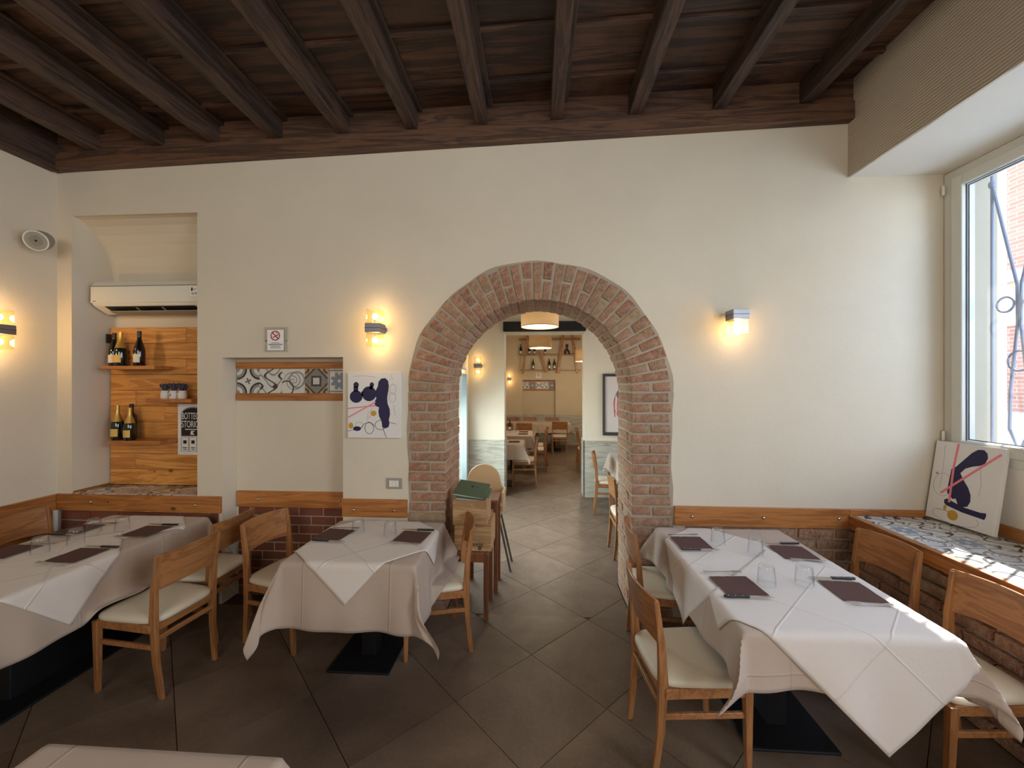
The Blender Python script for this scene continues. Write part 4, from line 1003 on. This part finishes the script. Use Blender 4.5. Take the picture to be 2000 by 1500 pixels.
stool((-.485,3.60,0),.29,.28,.80,'taller dark wooden stool behind the wine crates')
def crate(loc,wd,dp,h,label,openup=True,rz=0):
    t=empty('wine_crate',loc,rz,label,'crate'); th=.012
    B(-wd/2,wd/2,-dp/2,-dp/2+th,0,h).build('board',CRW,t,bevel=.001,segs=1); B(-wd/2,wd/2,dp/2-th,dp/2,0,h).build('board',CRW,t,bevel=.001,segs=1)
    for sx in (-1,1): a,b=sorted((sx*wd/2,sx*(wd/2-th))); B(a,b,-dp/2+th,dp/2-th,0,h).build('board',CRW,t,bevel=.001,segs=1)
    B(-wd/2+th,wd/2-th,-dp/2+th,dp/2-th,0 if openup else h-th,th if openup else h).build('base',CRW,t); return t
c1=crate((-.497,3.235,.516),.285,.30,.203,'lower wine crate standing upside down on the stool, printed lettering on its end',False)
text('FERR',.042,(.040,-.1512,.054),(R(90),R(180),0),INK,c1,sx=.9)
em=MB(); 
em.tube([(.055+.013*math.cos(t*PI/8),-.1512,.024+.011*math.sin(t*PI/8)) for t in range(16)],.003,6,close=True); em.tube([(.055,-.151,.008),(.055,-.151,.038)],.003,6); em.build('crate_emblem',INK,c1)
c2=crate((-.517,3.20,.720),.262,.27,.188,'upper open wine crate holding green menu books')
MB().prism([(.11,.03),(.15,.16),(.14,.17),(.10,.04)],-.2,-.19,'y')
def menu(loc,rot,label):
    t=empty('menu_book',loc,0,label,'menu','green menu books'); t.rotation_euler=rot
    B(-.128,.128,-.10,.10,0,.004).build('cover',GREEN,t,bevel=.002); B(-.123,.123,-.095,.095,.004,.014).build('pages',PAPER,t); B(-.128,.128,-.10,.10,.014,.018).build('cover',GREEN,t,bevel=.002)
    e=MB(); e.prism([(.0+.016*math.cos(k*PI/4+.3)*(1 if k%2 else .5),.03+.016*math.sin(k*PI/4+.3)*(1 if k%2 else .5)) for k in range(8)],.018,.0186); e.box(.03,.045,.025,.033,.018,.0186); e.build('emblem',INK,t); return t
menu((-.508,3.215,.912),(R(14),R(3),R(-3)),'green menu book underneath, leaning in the upper crate')
menu((-.53,3.235,.942),(R(20),R(6),R(-8)),'green menu book on top, with a dark emblem, leaning in the upper crate')
hc=empty('high_chair',(-.53,4.0,0),0,'cream plastic child high chair with metal legs behind the crates','high chair')
HP=M_plain('cream_high_chair_plastic',(214,182,136),.45)
pl=[]
for k in range(0,17): a=PI*k/16; pl.append((.165*math.cos(a),.84+.165*math.sin(a)))
pl=[(.19,.62),(.185,.78)]+pl+[(-.185,.78),(-.19,.62)]
MB().prism(pl,-.01,.012,'y').build('backrest',HP,hc,bevel=.008,segs=3)
B(-.19,.19,-.23,.0,.56,.60).build('seat',HP,hc,bevel=.015,segs=3)
for sx in (-1,1): a,b=sorted((sx*.19,sx*.215)); B(a,b,-.22,.02,.60,.78).build('armrest',HP,hc,bevel=.01,segs=3)
for sx in (-1,1):
    for y0,y1 in ((-.20,-.12),(-.02,.10)): MB().tube([(sx*.16,y0,.57),(sx*.27,y1,.0)],.011,10).build('leg',M_plain('olive_metal',(110,104,88),.4,.3) if (sx,y0)==(-1,-.20) else bpy.data.materials['olive_metal'],hc,True)
# ================================================================ ROOM TWO AND THREE FURNITURE
G2='dining chairs of the far rooms'
chair(.82,5.80,-8,'beech chair at the second-room table, farther of the two beyond the arch',G2)
chair(.80,4.36,0,'beech chair just beyond the right jamb of the arch, in the second room',G2)
i0=len(SEATS)
chair(-.03,7.30,182,'beech chair nearest in the third room, facing the left table',G2)
chair(.16,8.45,181,'beech chair in the third room left of the aisle, nearer of two side by side',G2)
chair(.20,9.05,181,'beech chair in the third room left of the aisle, farther of two side by side',G2)
chair(-.33,9.98,90,'beech chair seen from behind at the far left table end',G2)
chair(-.80,9.98,90,'beech chair seen from behind at the far left, cut by the doorway',G2)
chair(.57,10.42,90,'beech chair seen from behind in the middle of the far room',G2)
for x,lb in ((-.70,'leftmost'),(-.22,'second from left'),(.42,'rightmost')): chair(x,11.76,-90,'beech chair with its back to the far wall, '+lb+' of the row',G2)
chair(.86,8.55,0,'beech chair right of the aisle in the third room, nearer of two',G2)
chair(.90,9.15,0,'beech chair right of the aisle in the third room, farther of two',G2)
far=[((1.10,1.85,5.2,6.25),'second room table seen past the right jamb of the arch'),((1.12,1.87,3.95,4.75),'second room table mostly hidden behind the arch jamb'),
     ((-1.05,-.25,6.98,7.6),'nearest left table in the third room'),((-.95,-.12,8.2,9.12),'second left table in the third room'),
     ((-1.05,-.03,10.78,11.45),'far left table in the third room'),((.0,.87,10.78,11.45),'far right table in the third room'),((1.1,1.9,8.35,9.35),'right table in the third room')]
for k,(rc,lb) in enumerate(far):
    cx,cy=(rc[0]+rc[1])/2,(rc[2]+rc[3])/2
    table(rc,'cloth-covered '+lb,(cx-.2,cx+.2,cy-.22,cy+.22),[(cx-.05,cx+.05,cy-.05,cy+.05)],'far dining tables')
    se=[s_ for s_ in SEATS[10:] if abs(s_[0]-cx)<1 and abs(s_[1]-cy)<1.2]
    cloth(UC,CL,'white cloth over the '+lb,(cx,cy,.755),rc,ZTB+.003,(cx,cy),((rc[1]-rc[0])/2+.27,(rc[3]-rc[2])/2+.27),0,0,60+k,seats=se)
for x,y,lb in ((1.30,5.95,'on the second room table, far'),(1.30,5.45,'on the second room table, near'),(-.42,7.3,'on the nearest left table of the third room'),(-.30,8.85,'on the second left table of the third room, farther'),(-.30,8.45,'on the second left table of the third room, nearer')):
    placed(NPK,(x,y,ZS-.004),0,'brown paper napkin '+lb,'brown napkins')
for x,y,lb in ((-.62,8.55,'nearest left on the second table of the third room'),(-.50,8.6,'nearest right on the second table of the third room'),(-.66,8.9,'far left on the second table of the third room'),(-.46,8.95,'far right on the second table of the third room'),(-.5,11.1,'left on the far left table'),(-.12,11.1,'right on the far left table'),(.3,11.2,'left on the far right table'),(.5,11.2,'right on the far right table')):
    placed(GL,(x,y,ZS-.004),0,'upturned clear tumbler '+lb,'upturned tumblers')
bottle('bord',(-.62,9.05,ZS-.004),'bottle standing on the second left table in the third room',.26,'bottles in the far room')
# framed picture
fp=empty('framed_picture',(1.03,6.485,.99),0,'dark-framed picture of a purple and red ball-like drawing in the second room','picture')
DKF=M_plain('charcoal_frame',(52,52,52),.5)
fm=MB(); 
for q in ((0,.7,0,.05),(0,.7,.93,.97),(0,.035,.05,.93),(.665,.7,.05,.93)): fm.box(q[0],q[1],-.03,.01,q[2],q[3])
fm.build('frame',DKF,fp,bevel=.002); B(.03,.67,-.012,.0,.04,.94).build('paper',M_plain('mat_paper',(206,196,190),.8),fp)
PUR=M_plain('purple_ink',(88,74,116),.7); dr=MB()
for k in range(9):
    a=random.uniform(.15,.19); stroke(dr,loop(.36+random.uniform(-.03,.03),.64+random.uniform(-.04,.04),a*.7,a*.6,random.uniform(0,200),random.uniform(250,400)),.008,-.0125)
stroke(dr,loop(.36,.5,.19,.25,100,440),.007,-.0125); dr.build('purple_lines',PUR,fp,kind='stuff')
dr=MB()
for k in range(7): stroke(dr,loop(.20+.05*k,.45,.02,.17,120,250),.016,-.0122)
dr.build('red_stripes',M_plain('red_ink',(206,84,74),.7),fp)
# pendant drum lamps
def drum(loc,r,h,label,top,c,estr,power):
    t=empty('drum_pendant',loc,0,label,'pendant lamp','fabric drum pendants')
    m=M_plain('lit_linen_%d'%int(estr*100),c,.8,emit=c,estr=estr,bumps=.5,bscale=90)
    MB().lathe([(r,0),(r,h)],40,caps=(False,False)).build('lamp_shade',m,t,True,solid=.003)
    MB().lathe([(r+.001,0),(r+.001,.008)],40,caps=(False,False)).build('hem',CRW,t,True,solid=.003)
    MB().lathe([(r-.006,.006),(r-.006,.010)],40).build('diffuser',M_plain('diffuser_%d'%int(estr*100),(255,240,214),.6,emit=(255,236,204),estr=1.1),t)
    MB().tube([(0,0,h*.5),(0,0,top-loc[2]-.01)],.004,6).build('cord',BLK,t); MB().lathe([(.05,top-loc[2]-.03),(.05,top-loc[2])],16).build('ceiling_rose',WP,t)
    l=lamp('pendant_bulb_light','POINT',(0,0,0),power,(1,.86,.66),.12); l.parent=t; l.location=(0,0,-.10)
    return t
drum((.03,5.2,2.53),.24,.22,'wide lit fabric drum lamp just beyond the top of the arch',3.7,(232,184,126),.35,5)
drum((.06,8.5,2.55),.235,.30,'burlap drum lamp in the middle of the third room',3.75,(196,156,104),.2,48)
drum((1.17,10.0,2.35),.24,.28,'burlap drum lamp farther right in the third room, half hidden by the doorway',3.75,(196,156,104),.2,40)
sconce((-.83,12.0,1.95),0,'small lit glass sconce on the far wall of the third room',power=3)
sconce((-.95,6.5,2.09),0,'bright glass sconce on the white wall seen past the left of the arch',power=2)
# far wall bottle rack, sign, tile band
rk=empty('bottle_rack',(0,12.0,0),0,'wooden bottle rack of slanted posts and three shelves on the far wall','rack')
for z,xa,xb in ((3.12,-.55,1.24),(2.668,-.51,1.18),(2.225,-.51,1.255)): B(xa,xb,-.14,0,z-.03,z).build('rack_shelf',BW,rk,bevel=.002)
for (xa,za),(xb,zb) in (((-.29,3.24),(-.433,2.10)),((-.05,3.2),(.288,2.145)),((.745,3.24),(.602,2.115)),((.985,3.3),(1.152,2.129))):
    MB().hexa([(xb-.03,-.16,zb),(xb+.03,-.16,zb),(xb+.03,-.12,zb),(xb-.03,-.12,zb),(xa-.03,-.16,za),(xa+.03,-.16,za),(xa+.03,-.12,za),(xa-.03,-.12,za)]).build('slanted_post',BW,rk,bevel=.002)
for x,z,h,lb in ((-.49,2.668,.31,'leftmost on the middle shelf'),(-.237,2.668,.28,'second on the middle shelf'),(-.087,2.668,.28,'third on the middle shelf'),(.228,2.668,.24,'fourth on the middle shelf, behind the lamp'),(1.07,2.668,.31,'rightmost on the middle shelf'),(-.126,2.225,.31,'left on the bottom shelf'),(.348,2.225,.31,'middle on the bottom shelf'),(.50,2.225,.31,'right on the bottom shelf')):
    bottle('bord',(x,11.93,z),'dark bottle '+lb+' of the far rack',h,'bottles in the far room')
dc=empty('decanter',(.864,11.93,2.668),0,'squat glass decanter on the middle shelf of the far rack','decanter')
MB().lathe([(.07,0),(.085,.03),(.08,.11),(.03,.15),(.025,.19),(.045,.23)],20).build('bowl',M_plain('brown_decanter_glass',(70,50,44),.1),dc,True)
MB().lathe([(.02,.23),(.02,.245),(.035,.25),(.035,.29)],14).build('stopper',BLK,dc,True)
tb2=empty('tile_band',(-.44,12.14,1.60),0,'patterned tile band in the far wall niche of the third room','tile band')
B(0,.97,-.02,0,0,.05).build('wood_strip',BW,tb2); B(0,.97,-.02,0,.265,.32).build('wood_strip',BW,tb2)
for k in range(5):
    o=bpy.data.objects.new('tile',tv[(k*2+1)%6]); COL.objects.link(o); o.parent=tb2; o.location=(.097+.194*k,-.014,.158); o.rotation_euler=(R(90),0,0); o.scale=(.97,1,1)
s2=empty('no_smoking_sign',(.03,12.0,2.05),0,'small no-smoking sign above the far wall niche','sign')
B(-.075,.075,-.01,0,-.07,.07).build('plate',PAPER,s2); MB().tube([(.038*math.cos(t*PI/8),-.011,.012+.038*math.sin(t*PI/8)) for t in range(16)],.006,6,close=True).build('ring',INK,s2); MB().prism([(-.03,.038),(-.022,.044),(.03,-.014),(.022,-.02)],-.013,-.01,'y').build('bar',INK,s2)
